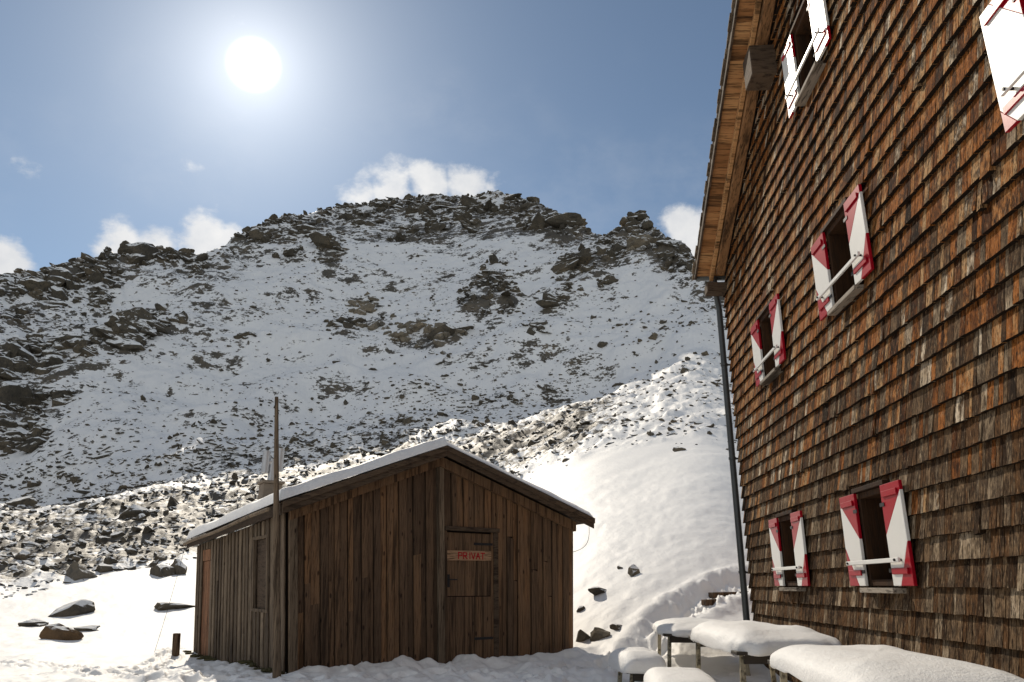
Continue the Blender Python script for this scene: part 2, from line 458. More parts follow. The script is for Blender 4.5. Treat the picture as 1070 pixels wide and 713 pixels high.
def shingle_mat(name, stops):
    m, t, b = material(name, .75, .02)
    rnd = attr(t, 'rnd'); p = wpos(t)
    off = t.n('ShaderNodeCombineXYZ'); t.put(off.inputs[1], t.math('MULTIPLY', rnd, 371.0)); t.put(off.inputs[2], t.math('MULTIPLY', rnd, 530.0))
    q = t.vmath('ADD', p, off.outputs[0])
    a = t.noise(t.mapping(q, scale=(60, 60, 3.0)), 1.0, 5, .7); f = t.noise(t.mapping(q, scale=(170, 170, 7)), 1.0, 3, .6); g = t.noise(t.mapping(q, scale=(16, 16, 9)), 1.0, 4, .6)
    big = t.noise(p, .55, 3, .5)
    k = t.math('ADD', t.math('MULTIPLY', rnd, .78), t.math('MULTIPLY', t.math('SUBTRACT', g, .5), .55)); k = t.math('ADD', k, t.math('ADD', .11, t.math('MULTIPLY', t.math('SUBTRACT', big, .5), .6)))
    c = t.ramp(k, stops)
    c = t.mix(t.math('MULTIPLY', t.step(a, .50, .62), .92), c, (.014, .008, .005))
    c = t.mix(t.math('MULTIPLY', t.step(a, .44, .32), .5), c, (.50, .36, .22))
    c = t.mix(t.math('MULTIPLY', t.step(f, .52, .68), .6), c, (.022, .014, .010))
    t.put(b.inputs['Base Color'], c)
    t.put(b.inputs['Normal'], t.bump(t.math('ADD', a, f), .6, .012))
    return m
def plain(name, col, rough=.6, spec=.3, metal=0, var=.25, scale=6):
    m, t, b = material(name, rough, spec); b.inputs['Metallic'].default_value = metal
    n = t.noise(wpos(t), scale, 5, .65)
    t.put(b.inputs['Base Color'], t.mix(n, tuple(c * (1 - var) for c in col), tuple(min(1, c * (1 + var)) for c in col)))
    t.put(b.inputs['Normal'], t.bump(n, .2, .01))
    return m
def paint(name, col, wear):
    m, t, b = material(name, .36, .20)
    p = wpos(t); n = t.noise(t.mapping(p, scale=(14, 14, 3)), 1.0, 6, .7); n2 = t.noise(p, 3, 4, .6)
    c = t.mix(n2, tuple(c * .88 for c in col), col)
    t.put(b.inputs['Base Color'], t.mix(t.step(n, .66, .74), c, wear))
    t.put(b.inputs['Normal'], t.bump(n, .25, .004))
    return m
M = {}
M['terrain'] = terrain_mat()
M['snow'] = snow_mat('snow')
M['rock'] = rock_mat('dark_rock', .50, .70, .80)
M['scree'] = rock_mat('scree_rock', .44, .66, .85)
M['boulder'] = rock_mat('boulder_rock', .58, .76, .95, 1.3)
M['tan_rock'] = rock_mat('tan_rock', .62, .82, 1.6, 1.3)
M['rusty_rock'] = rock_mat('rusty_rock', .78, .98, 1.0, 2.5, (1.25, .92, .66))
M['bare_rock'] = rock_mat('bare_rock', .95, 1.15, 1.35, 2.0)
M['hut_wood'] = wood_mat('hut_boards', [(.16, (.065, .043, .028)), (.40, (.125, .080, .050)), (.58, (.185, .112, .064)), (.72, (.25, .135, .066)), (.85, (.33, .23, .15))], (30, 30, .9), .82, .60)
M['hut_grey'] = wood_mat('grey_boards', [(.2, (.070, .050, .034)), (.5, (.16, .118, .080)), (.8, (.29, .22, .15))], (26, 26, .9), .82, .6)
M['hut_dark'] = wood_mat('dark_timber', [(.2, (.050, .036, .026)), (.5, (.10, .070, .047)), (.8, (.19, .125, .08))], (2.5, 2.5, 18), .82, .6, False)
M['red_wood'] = wood_mat('reddish_boards', [(.2, (.16, .075, .04)), (.8, (.34, .17, .09))], (26, 26, .9))
M['shingle'] = shingle_mat('larch_shingles', [(.05, (.018, .010, .006)), (.17, (.070, .026, .010)), (.30, (.21, .072, .018)), (.43, (.38, .140, .036)), (.53, (.075, .034, .016)), (.63, (.36, .15, .045)), (.74, (.46, .28, .135)), (.83, (.10, .060, .034)), (.94, (.70, .57, .41))])
M['shingle_low'] = shingle_mat('greyed_shingles', [(.05, (.017, .011, .007)), (.20, (.055, .031, .017)), (.36, (.14, .070, .030)), (.48, (.055, .035, .021)), (.60, (.19, .120, .066)), (.72, (.080, .054, .035)), (.84, (.26, .19, .12)), (.96, (.46, .36, .25))])
M['butt_shade'] = plain('painted_butt_shade', (.022, .016, .012), .95, .03, 0, .4, 20)  # shade put into the colour of the shingles' undersides
M['soffit'] = wood_mat('orange_boards', [(.2, (.27, .125, .048)), (.5, (.46, .23, .095)), (.8, (.60, .34, .15))], (1.0, 16, 16), .7, .5, False)
M['beam'] = wood_mat('eave_timber', [(.2, (.16, .080, .035)), (.5, (.28, .145, .065)), (.8, (.40, .23, .11))], (16, 1.2, 6), .7, .55, False)
M['frame_wood'] = wood_mat('frame_wood', [(.2, (.028, .014, .008)), (.8, (.085, .042, .020))], (20, 20, 1.2), .75, .55, False)
M['sill'] = wood_mat('sill_wood', [(.2, (.22, .185, .145)), (.8, (.42, .36, .29))], (14, 1.5, 14), .75, .55, False)
M['white'] = paint('white_paint', (.80, .78, .73), (.52, .47, .40))
M['red'] = paint('red_paint', (.36, .003, .014), (.26, .01, .015))
M['glass'] = plain('dark_pane', (.010, .007, .006), .35, .10, 0, .2)
M['room'] = plain('dark_interior', (.020, .014, .010), .9, .1)
M['iron'] = plain('black_iron', (.03, .03, .032), .5, .4, .6)
M['pipe'] = plain('grey_downpipe', (.085, .088, .085), .45, .4, .5, .2, 3)
M['steel'] = plain('flue_metal', (.50, .50, .50), .45, .4, .75, .18, 8)
M['concrete'] = plain('chimney_render', (.23, .185, .14), .9, .2, 0, .3, 12)
M['table_leg'] = wood_mat('table_leg_wood', [(.2, (.26, .22, .15)), (.8, (.46, .41, .30))], (6, 6, 6), .7)
M['table_dark'] = plain('wet_tabletop', (.045, .036, .028), .7, .3)
M['roofing'] = plain('roof_felt', (.05, .045, .04), .9, .2)
M['moss'] = plain('moss_and_litter', (.075, .065, .03), .95, .1, 0, .5, 14)
M['sign_board'] = wood_mat('sign_wood', [(.2, (.30, .175, .10)), (.8, (.43, .27, .16))], (2, 2, 22), .7, .4, False)
M['red_letter'] = plain('red_lettering', (.36, .008, .018), .6, .1)
M['wire'] = plain('dark_wire', (.05, .05, .05), .6, .3)

CRAGS = [  # px, py, rx, ry, count, size in px, tan?
    (-40, 330, 40, 20, 30, 10, 0), (-70, 400, 50, 22, 34, 11, 0), (-110, 310, 50, 14, 30, 9, 0), (-60, 470, 40, 14, 24, 10, 0),
    (38, 378, 52, 26, 60, 13, 0), (128, 358, 32, 19, 42, 15, 0), (100, 378, 22, 12, 16, 11, 0), (22, 462, 40, 20, 46, 13, 0), (30, 432, 52, 10, 34, 9, 0),
    (45, 300, 60, 18, 60, 9, 0), (100, 290, 30, 22, 34, 9, 0), (108, 312, 15, 12, 18, 8, 0), (150, 268, 62, 11, 52, 9, 0), (190, 262, 26, 10, 26, 8, 0), (60, 285, 50, 8, 36, 8, 0),
    (8, 395, 22, 18, 22, 9, 0), (15, 335, 26, 12, 18, 7, 0), (172, 345, 18, 9, 12, 8, 0), (165, 326, 14, 6, 8, 7, 0), (254, 359, 10, 7, 7, 8, 0), (205, 288, 24, 8, 14, 6, 0),
    (346, 266, 16, 18, 26, 9, 0), (382, 316, 20, 10, 18, 10, 1), (360, 340, 20, 16, 26, 10, 0), (395, 338, 22, 9, 18, 8, 1), (438, 356, 46, 13, 46, 9, 1), (470, 350, 25, 10, 16, 7, 0),
    (515, 296, 20, 18, 24, 9, 0), (532, 318, 14, 16, 22, 9, 0), (496, 318, 22, 14, 24, 9, 0), (505, 332, 28, 8, 18, 7, 0), (300, 272, 20, 10, 12, 6, 0), (330, 240, 60, 12, 50, 7, 0),
    (596, 312, 14, 10, 14, 8, 0), (580, 325, 14, 8, 12, 8, 0), (632, 300, 10, 6, 6, 8, 0), (560, 358, 12, 7, 8, 9, 0), (464, 383, 9, 4, 5, 7, 0), (610, 282, 26, 14, 30, 9, 0), (640, 268, 22, 14, 26, 10, 0), (590, 296, 16, 12, 16, 8, 0),
    (665, 258, 16, 14, 18, 13, 1), (690, 262, 26, 12, 26, 10, 0), (660, 240, 16, 9, 20, 10, 0), (712, 274, 20, 9, 18, 9, 0), (722, 288, 14, 6, 8, 7, 0), (703, 280, 14, 7, 8, 7, 0),
    (420, 222, 60, 13, 70, 8, 0), (480, 222, 60, 14, 76, 8, 0), (540, 224, 50, 14, 64, 8, 0), (585, 240, 34, 10, 40, 8, 0), (500, 240, 90, 12, 60, 7, 0), (430, 244, 60, 14, 40, 6, 0), (380, 230, 30, 12, 30, 7, 0), (270, 250, 40, 9, 36, 7, 0)]
# ------------------------------------------------------------------ terrain sheet
def build_terrain():
    az = np.concatenate([np.arange(-180, -44, 4.0), np.linspace(-43.5, 18.0, 830), np.linspace(18.3, 26, 20), np.linspace(28, 44, 9), np.arange(48, 180, 4.0)])
    na = len(az)
    T, B, S, rr = prof(az)
    t1 = np.linspace(0, 1, 26)[:-1]; seg1 = np.outer(np.ones(na), .6 + (10.0 - .6) * t1)
    t2 = np.linspace(0, 1, 230)[:-1]; inv = 1 / 10.0 + (1 / 30.0 - 1 / 10.0) * t2; seg2 = np.outer(np.ones(na), 1 / inv)
    t3 = np.linspace(0, 1, 171)[:-1]; seg3 = np.outer(np.ones(na), 30 * (RB / 30.0) ** t3)
    t4 = np.linspace(0, 1, 261)[:-1]; seg4 = RB + np.outer(rr - RB, t4 ** .9)
    t5 = np.linspace(0, 1, 26); seg5 = rr[:, None] + t5[None, :] ** 1.6 * 260
    Rm = np.concatenate([seg1, seg2, seg3, seg4, seg5], 1); nr = Rm.shape[1]
    A = np.radians(az)[:, None] * np.ones((1, nr))
    X, Y = Rm * np.sin(A), Rm * np.cos(A)
    Z = H(X.ravel(), Y.ravel()).reshape(X.shape)
    V = np.stack([X, Y, Z], -1).reshape(-1, 3)
    V = np.vstack([V, [[0, 0, float(H(np.array([0.]), np.array([0.]))[0])]]])
    i = np.arange(na)[:, None]; j = np.arange(nr - 1)[None, :]; i2 = (i + 1) % na
    Fq = np.stack([i * nr + j, i * nr + j + 1, i2 * nr + j + 1, i2 * nr + j], -1).reshape(-1, 4)
    me = np_mesh('terrain', V, Fq[:, ::-1], True)
    r, a, tal, mtn, crest, rr2 = zones(X.ravel(), Y.ravel())
    x, y = X.ravel(), Y.ravel()
    rk = .93 * tal * (1 - mtn) * (1 - .42 * sstep(r, 82, 112)) + mtn * (.575 + .17 * crest)
    rk = rk * (1 - .55 * sstep(a, 4, 12) * (1 - crest))
    rad = np.radians(a); tn = (Z.ravel() - EYE) / np.maximum(r, .1); c_, s_ = math.cos(PITCH), math.sin(PITCH)
    fw = np.cos(rad) * c_ + tn * s_; up_ = -np.cos(rad) * s_ + tn * c_; ok = (fw > .2) & (r > 60)
    qx, qy = CX + F * np.sin(rad) / np.maximum(fw, .2), CY - F * up_ / np.maximum(fw, .2)
    wob = 1 + .9 * fbm(x * .07, y * .07, 3, .6, 123)
    for (px, py, rx, ry, n, sp, tn_) in CRAGS:
        d2 = ((qx - px) / rx) ** 2 + ((qy - py) / ry) ** 2
        rk = np.where(ok, np.maximum(rk, np.clip(1.35 - .75 * d2 * wob, 0, 1.05) * mtn * (.84 if n > 20 else .72)), rk)
    vattr(me, 'rock', np.append(rk, 0))
    gz = np.gradient(Z, axis=1) / np.maximum(np.gradient(Rm, axis=1), 1e-4)
    vattr(me, 'steep', np.append(np.clip((gz.ravel() - .95) * 2, 0, 1.2) * sstep(r, 40, 90), 0))
    o = link('terrain', me, M['terrain']); tag(o, kind='structure')
build_terrain()
GR = np.concatenate([np.linspace(9, 30, 90), np.geomspace(30.3, 330, 420)])
def sight(px, py):
    """where sight lines in these directions first meet the terrain"""
    px = np.atleast_1d(np.asarray(px, float)); py = np.atleast_1d(np.asarray(py, float))
    x, u = px - CX, CY - py; c, s = math.cos(PITCH), math.sin(PITCH)
    dx, dy, dz = x, F * c - u * s, F * s + u * c
    h = np.hypot(dx, dy); tan = dz / h; out = np.full(len(px), np.nan)
    for k in range(0, len(px), 3000):
        q = slice(k, k + 3000)
        XX = GR[None, :] * (dx / h)[q, None]; YY = GR[None, :] * (dy / h)[q, None]
        hit = H0(XX, YY) > EYE + tan[q, None] * GR[None, :]
        idx = hit.argmax(1); ok = hit.any(1)
        out[q] = np.where(ok, GR[idx], np.nan)
    X, Y = out * dx / h, out * dy / h
    Z = H(np.nan_to_num(X), np.nan_to_num(Y))
    return X, Y, Z, out

# ------------------------------------------------------------------ rocks
import bmesh
def ico(sub):
    bm = bmesh.new(); bmesh.ops.create_icosphere(bm, subdivisions=sub, radius=1)
    V = np.array([v.co[:] for v in bm.verts]); Fc = np.array([[v.index for v in f.verts] for f in bm.faces]); bm.free(); return V, Fc
def rock_shape(sub, seed, cuts=9, rough=.06):
    g = np.random.default_rng(seed); V, Fc = ico(sub); V = V.copy()
    for _ in range(cuts):
        n = g.normal(size=3); n /= np.linalg.norm(n); d = g.uniform(.42, .80)
        h = V @ n; k = h > d; V[k] -= np.outer(h[k] - d, n)
    V += rough * noise3(V * 2.7 + seed * 3.1, seed)[:, None] * V / np.maximum(np.linalg.norm(V, axis=1, keepdims=True), 1e-3) * 2
    if sub > 2: V += .075 * noise3(V * 6.5 + seed, seed + 9)[:, None] * V * 2 + .05 * (noise3(V * np.array([2., 2., 11.]) + seed, seed + 3)[:, None]) * np.array([1., 1., .2])
    V[:, 2] *= g.uniform(.55, .85); V[:, 0] *= g.uniform(.9, 1.35)
    return V, Fc
LOW = [rock_shape(1, 100 + i, 7, .10) for i in range(14)]
MID = [rock_shape(2, 200 + i, 10, .10) for i in range(14)]
HI = [rock_shape(3, 300 + i, 12, .13) for i in range(10)]
def rocks_mesh(name, pos, size, shapes, flat=(.6, 1.0), stretch=(.8, 1.6), tilt=.35, sink=.25, yaw=None):
    Vs, Fs, b = [], [], 0
    for k in range(len(pos)):
        V, Fc = shapes[rng.integers(len(shapes))]
        a = rng.uniform(0, 2 * math.pi) if yaw is None else yaw + rng.normal() * .35
        s = size[k]; sx = s * rng.uniform(*stretch); sz = s * rng.uniform(*flat)
        W = V * np.array([sx, s, sz])
        tx, ty = rng.normal() * tilt, rng.normal() * tilt
        cx, sxn = math.cos(tx), math.sin(tx); cy, syn = math.cos(ty), math.sin(ty)
        Rx = np.array([[1, 0, 0], [0, cx, -sxn], [0, sxn, cx]]); Ry = np.array([[cy, 0, syn], [0, 1, 0], [-syn, 0, cy]])
        Rz = np.array([[math.cos(a), -math.sin(a), 0], [math.sin(a), math.cos(a), 0], [0, 0, 1]])
        W = W @ (Rz @ Ry @ Rx).T + pos[k] + np.array([0, 0, sz * (.5 - sink) * .6])
        Vs.append(W); Fs.append(Fc + b); b += len(V)
    return np_mesh(name, np.vstack(Vs), np.vstack(Fs))

# rock faces and blocky ground that are part of the mountain
def crag(px, py, rx, ry, n, sp, tan):
    a = rng.uniform(0, 2 * math.pi, n); q = np.sqrt(rng.uniform(0, 1, n))
    X, Y, Z, D = sight(px + rx * q * np.cos(a), py + ry * q * np.sin(a))
    k = ~np.isnan(D); X, Y, Z, D = X[k], Y[k], Z[k], D[k]
    if len(X) < 3: return
    size = sp * .5 * D / 840 * rng.lognormal(0, .42, len(X)) * (1.2 - .6 * q[k])
    size[:max(1, n // 12)] *= 1.4          # a few big faces hold each outcrop together
    me = rocks_mesh('rock_outcrop', np.stack([X, Y, Z], 1), size, HI, (.75, 1.35), (.8, 1.7), .3, .75, None)
    tag(link('rock_outcrop', me, M['tan_rock'] if tan else M['rock']), kind='structure')
for c in CRAGS: crag(c[0], c[1], c[2], c[3], max(5, int(c[4] * .9)), c[5] * 1.5, c[6])
def ridge_blocks():
    az = rng.uniform(-44, 16, 580); T, B, S, rr = prof(az)
    keep = np.interp(az, SK_A, np.ones(len(SK_A))) * (rng.uniform(0, 1, 580) < np.where((az > 3) & (az < 7), .5, .95))
    az, rr = az[keep > 0], rr[keep > 0]
    r = rr - np.abs(rng.normal(0, 5, len(az))) + 1
    X, Y = r * np.sin(np.radians(az)), r * np.cos(np.radians(az)); Z = H(X, Y)
    size = np.minimum(rng.lognormal(0, .45, len(az)) * 2.4, 5.5) / 840 * r
    me = rocks_mesh('ridge_rocks', np.stack([X, Y, Z], 1), size, MID, (.6, 1.1), (.8, 1.6), .4, .4)
    tag(link('ridge_rocks', me, M['rock']), kind='structure')
    # the blunt rock tower on the right-hand shoulder
    P = []; s = []
    for (px, py, w) in [(646, 238, 9), (653, 230, 10), (661, 226, 11), (670, 225, 11), (678, 232, 11), (686, 244, 10), (693, 252, 9), (660, 243, 12), (672, 245, 13), (652, 252, 12), (640, 250, 7)]:
        a, t = azt(px, py); rr1 = float(prof(a)[3]) - 4
        P.append((rr1 * math.sin(R(a)), rr1 * math.cos(R(a)), EYE + t * rr1 - w * .3 * rr1 / 840)); s.append(w * .75 * rr1 / 840)
    me = rocks_mesh('rock_tower', np.array(P), s, MID, (.9, 1.3), (.8, 1.2), .3, .4)
    tag(link('rock_tower', me, M['rock']), kind='structure')
ridge_blocks()
def scree():
    n = 31000
    px = rng.uniform(-190, 770, n); py = np.where(rng.uniform(0, 1, n) < .55, rng.uniform(215, 640, n), rng.uniform(400, 640, n))
    X, Y, Z, D = sight(px, py); k = ~np.isnan(D)
    X, Y, Z, D, px, py = X[k], Y[k], Z[k], D[k], px[k], py[k]
    r, az, tal, mtn, crest, rr = zones(X, Y)
    den = .16 + 1.6 * np.clip(fbm(X * .035, Y * .05, 3, .6, 303) + .05, 0, 1)
    # the bouldery apron at the mountain's foot is thick with stones, the high snow fields thin
    foot = np.exp(-((r - RB) / 16) ** 2)
    d = (mtn * den * .75 + tal * (1 - mtn) * (1 - .35 * sstep(r, 85, 112)) * (.55 + .55 * np.clip(.5 + fbm(X * .09, Y * .09, 3, .5, 311), 0, 1)) + .08 * foot) * (1 - .4 * sstep(az, 3, 10) * (1 - foot))
    k = rng.uniform(0, 1, len(X)) < d * 1.15
    X, Y, Z, D = X[k], Y[k], Z[k], D[k]; tal, mtn = tal[k], mtn[k]
    spx = np.where(mtn > .5, 1.15, 1.7) * rng.lognormal(0, .50, len(X))
    spx = np.minimum(spx, 6.5)
    me = rocks_mesh('scree', np.stack([X, Y, Z], 1), spx * D / 840, LOW, (.5, .95), (.9, 1.9), .3, .25)
    tag(link('scree', me, M['scree']), kind='stuff')
    o = bpy.data.objects['scree']; o['label'] = 'small snow dusted stones strewn across the mountain slope'; o['category'] = 'scree'
scree()

# boulders: individuals
def boulder_mesh(i, sub=3):
    V, Fc = rock_shape(sub, 500 + i, 13, .05)
    return np_mesh('boulder', V, Fc)
BOULDERS = [boulder_mesh(i) for i in range(12)]
for me in BOULDERS: me.materials.append(M['boulder'])
def put_boulder(px, py, w, h, label, group=None, mesh=None, mat=None, yaw=None, name='boulder', lean=0, back=.5):
    """w, h: width and height as seen, in photo pixels; py: the foot of the boulder"""
    X, Y, Z, D = sight(px, py)
    if np.isnan(D[0]): return None
    x, y, d = float(X[0]), float(Y[0]), float(D[0])
    me = mesh or BOULDERS[random.randrange(len(BOULDERS))]
    if mat is not None:
        me = me.copy(); me.materials.clear(); me.materials.append(mat)
    o = bpy.data.objects.new(name, me); COL.objects.link(o)
    dim = np.array([v.co[:] for v in me.vertices]); ext = dim.max(0) - dim.min(0)
    sx = w * d / 840 / ext[0]; sz = h * d / 840 / ext[2] * 1.75; sy = (sx + sz) * .5
    a = math.atan2(x, y)
    o.scale = (sx, sy, sz); o.rotation_euler = (random.gauss(0, .1), lean, -a + (random.gauss(0, .35) if yaw is None else yaw))
    yy = y + sy * .6 * math.cos(a); xx = x + sy * .6 * math.sin(a)
    o.location = (xx, yy, float(H(np.array([xx]), np.array([yy]))[0]) + sz * ext[2] * .02)
    tag(o, label, 'boulder', group); return o
put_boulder(64, 672, 36, 13, 'rusty brown boulder lying bare on the smooth snow at the lower left', mat=M['rusty_rock'], mesh=BOULDERS[2], yaw=0)
put_boulder(90, 662, 22, 6, 'small flat dark stone poking out right behind the rusty brown boulder', mesh=BOULDERS[3], yaw=0)
put_boulder(70, 643, 44, 12, 'long slanting dark slab on smooth snow above the rusty brown boulder', mesh=BOULDERS[5], yaw=0, lean=-.3)
put_boulder(38, 655, 24, 7, 'low flat dark stone left of the long slanting slab', mesh=BOULDERS[6], yaw=0)
put_boulder(82, 610, 28, 13, 'pale broad blocky boulder at the lower edge of the talus field', mat=M['tan_rock'], mesh=BOULDERS[1], yaw=0)
put_boulder(114, 602, 30, 10, 'long low dark boulder just right of the pale blocky boulder', mesh=BOULDERS[4], yaw=0)
put_boulder(185, 602, 17, 16, 'round dark boulder standing at the foot of the talus left of the hut', mesh=BOULDERS[7], yaw=0)
put_boulder(170, 605, 24, 12, 'low dark boulder leaning against the round dark boulder', mesh=BOULDERS[8], yaw=0)
put_boulder(181, 531, 16, 14, 'upright pointed dark boulder high on the talus left of the chimney', mesh=BOULDERS[9], yaw=0)
put_boulder(140, 545, 28, 10, 'long dark slab with a snowy top below the upright pointed boulder', mesh=BOULDERS[10], yaw=0)
put_boulder(22, 534, 26, 9, 'wide dark boulder at the left edge of the talus', mesh=BOULDERS[11], yaw=0)
put_boulder(135, 600, 12, 6, 'small dark stone between the long low boulder and the round one', mesh=BOULDERS[3])
put_boulder(664, 603, 13, 9, 'brown snow capped boulder alone in the smooth snowfield beside the lodge', mesh=BOULDERS[0], mat=M['tan_rock'], yaw=0)
put_boulder(648, 597, 6, 3, 'tiny dark stone just left of the brown snow capped boulder', mesh=BOULDERS[2])
put_boulder(628, 627, 22, 6, 'flat dark rock breaking through the snow right of the hut', mesh=BOULDERS[6], yaw=0)
put_boulder(610, 674, 20, 11, 'dark mossy boulder at the right corner of the hut', mesh=BOULDERS[9], mat=M['bare_rock'], yaw=0)
put_boulder(627, 671, 22, 11, 'larger dark boulder next to the mossy one by the hut corner', mesh=BOULDERS[7], mat=M['bare_rock'], yaw=0)
put_boulder(645, 660, 14, 5, 'flat dark stone above the boulders at the hut corner', mesh=BOULDERS[8])
put_boulder(607, 642, 10, 5, 'small dark stone between the flat rock and the hut wall', mesh=BOULDERS[5])
put_boulder(180, 638, 40, 7, 'long low rock ledge with snow on it near the short post', mesh=BOULDERS[4], yaw=0)
put_boulder(710, 472, 14, 5, 'flat brown stone on the open snow below the talus near the lodge', mesh=BOULDERS[2])
def talus_boulders():
    spec = [((-60, 255), (505, 632), 200, 'snow dusted dark boulder among many in the talus field left of the hut', 'boulders in the talus field left of the hut', (5, 11)),
            ((240, 765), (415, 480), 56, 'dark boulder among many on the sunlit talus band behind the hut and lodge', 'boulders on the sunlit talus band', (5, 10)),
            ((620, 765), (320, 420), 34, 'dark boulder among many on the slope beside the lodge eave', 'boulders on the slope beside the lodge', (4, 9))]
    for (xr, yr, n, lab, grp, sz) in spec:
        c = 0; t = 0
        while c < n and t < 6000:
            t += 1
            px, py = random.uniform(*xr), random.uniform(*yr)
            X, Y, Z, D = sight(px, py)
            if np.isnan(D[0]): continue
            r, az, tal, mtn, crest, rr = zones(X, Y)
            if random.random() > tal[0] * 1.2 - .15: continue
            big = min(1.6, random.lognormvariate(0, .35)); w = random.uniform(*sz) * big * (.65 + .5 * (py - yr[0]) / (yr[1] - yr[0]))
            put_boulder(px, py, w, w * random.uniform(.4, .7), lab, grp); c += 1
talus_boulders()

# ------------------------------------------------------------------ the hut
FL = np.array([-3.11, 11.5]); FRt = np.array([1.06, 14.7]); BLc = np.array([-6.95, 18.0])
UF = (FRt - FL); WF = np.linalg.norm(UF); UD = (BLc - FL); WD = np.linalg.norm(UD)
NF = np.array([UF[1], -UF[0]]) / WF           # out of the front wall
NS = np.array([-UD[1], UD[0]]) / WD           # out of the left wall
def lean(a): return -.088 + .112 * a
def HP(a, b, z, of=0.0, os_=0.0):
    q = FL + UF * a + UD * b + NF * of + NS * os_
    return np.array([q[0] + lean(a) * (z - .3), q[1], z])
A_R, Z_R = .466, 3.61                          # ridge
ZL, ZRt = 2.52, 2.62                           # wall head at the two eaves
def wall_top(a): return Z_R + (ZL - Z_R) * (A_R - a) / A_R if a < A_R else Z_R + (ZRt - Z_R) * (a - A_R) / (1 - A_R)
def drop(b): return -.16 * b                   # the old eaves sag towards the back
hut = empty('wooden_hut', (-3.0, 14.5, .1))
tag(hut, 'weathered dark board hut with a snow covered gable roof standing in the snow', 'hut')
def front_a(px):
    r = ray(px, 612); # on the front wall line
    mA = np.array([[r[0], -UF[0]], [r[1], -UF[1]]]); s = np.linalg.solve(mA, FL); return s[1]
DOOR_A0, DOOR_A1 = front_a(467), front_a(515)
DOOR_Z0, DOOR_Z1 = .36, 2.38
def plank_wall(name, n_boards, face, span, zlo, zhi, holes, mat, jit=.012):
    mb = MB(); ws = [random.uniform(.7, 1.3) for _ in range(n_boards)]; tot = sum(ws); t0 = span[0]
    for i, w in enumerate(ws):
        t1 = t0 + (span[1] - span[0]) * w / tot
        o0 = (0 if i % 2 else .020) + random.uniform(0, .006); o1 = o0 + .022
        g = .0012
        segs = [(zlo, None)]
        for (h0, h1, y0, y1) in holes:
            mid = (t0 + t1) / 2
            if h0 < mid < h1: segs = [(zlo, y0), (y1, None)]
        for (za, zb) in segs:
            tops = [zb if zb is not None else zhi(t) for t in (t0 + g, t1 - g)]
            if min(tops) <= za + .02: continue
            cuts = [0, 1]
            if tops[0] - za > 1.6 and random.random() < .25: cuts = [0, random.uniform(.3, .75), 1]
            for c0, c1 in zip(cuts[:-1], cuts[1:]):
                za0 = za + (tops[0] - za) * c0 + (.004 if c0 else 0) + (random.uniform(-.02, .03) if c0 == 0 and za == zlo else 0); zt = [za + (tp - za) * c1 for tp in tops]
                mb.hexa([face(t0 + g, za0, o0), face(t1 - g, za0, o0), face(t1 - g, za0, o1), face(t0 + g, za0, o1),
                         face(t0 + g, zt[0], o0), face(t1 - g, zt[1], o0), face(t1 - g, zt[1], o1), face(t0 + g, zt[0], o1)])
        t0 = t1
    return mb.build(name, mat, hut)
ffront = lambda t, z, o: HP(t, 0, z, of=o)
fside = lambda t, z, o: HP(0, t, z, os_=o)
fright = lambda t, z, o: HP(1, t, z, os_=-o)
fback = lambda t, z, o: HP(t, 1, z, of=-o)
plank_wall('front_wall', 46, ffront, (0, 1), .06, lambda t: wall_top(t), [(DOOR_A0, DOOR_A1, DOOR_Z0 - .04, DOOR_Z1)], M['hut_wood'])
# left wall: a narrow reddish door near the back and a boarded window near the front
SD0, SD1 = .78, .90; SW0, SW1 = .135, .255
plank_wall('side_wall', 52, fside, (0, 1), -.12, lambda t: ZL + drop(t), [(SD0, SD1, -.1, 2.25), (SW0, SW1, 1.16, 2.22)], M['hut_grey'])
plank_wall('side_wall', 40, fright, (0, 1), 0, lambda t: ZRt + drop(t), [], M['hut_wood'])
plank_wall('back_wall', 28, fback, (0, 1), -.1, lambda t: wall_top(t) + drop(1), [], M['hut_wood'])
def hut_core():
    mb = MB()       # inner lining so that no light leaks between the boards
    i = -.03
    for (a0, a1) in ((0, A_R), (A_R, 1)):
        mb.add([HP(a0, 0, -.2, of=i), HP(a1, 0, -.2, of=i), HP(a1, 0, wall_top(a1), of=i), HP(a0, 0, wall_top(a0), of=i)], [(0, 1, 2, 3)])
        mb.add([HP(a0, 1, -.2, of=-i), HP(a1, 1, -.2, of=-i), HP(a1, 1, wall_top(a1) - .16, of=-i), HP(a0, 1, wall_top(a0) - .16, of=-i)], [(3, 2, 1, 0)])
    for a, zt, q in ((.006, ZL, 1), (.994, ZRt, -1)):
        mb.add([HP(a, 0, -.2), HP(a, 1, -.2), HP(a, 1, zt - .16), HP(a, 0, zt)], [(0, 1, 2, 3)])
    mb.build('inner_lining', M['room'], hut)
hut_core()
def corner_posts():
    for a, of, os_, m, w in ((0, .05, .0, 'hut_grey', .12), (A_R - .006, .052, 0, 'hut_grey', .12)):
        mb = MB(); da = w / WF; zt = wall_top(a + da / 2) - .02
        mb.hexa([HP(a, 0, .1, of=of - .005), HP(a + da, 0, .1, of=of - .005), HP(a + da, 0, .1, of=of + .04), HP(a, 0, .1, of=of + .04),
                 HP(a, 0, zt, of=of - .005), HP(a + da, 0, zt, of=of - .005), HP(a + da, 0, zt, of=of + .04), HP(a, 0, zt, of=of + .04)], 0, .55)
        mb.build('batten_post', M[m], hut, bevel=.006)
corner_posts()
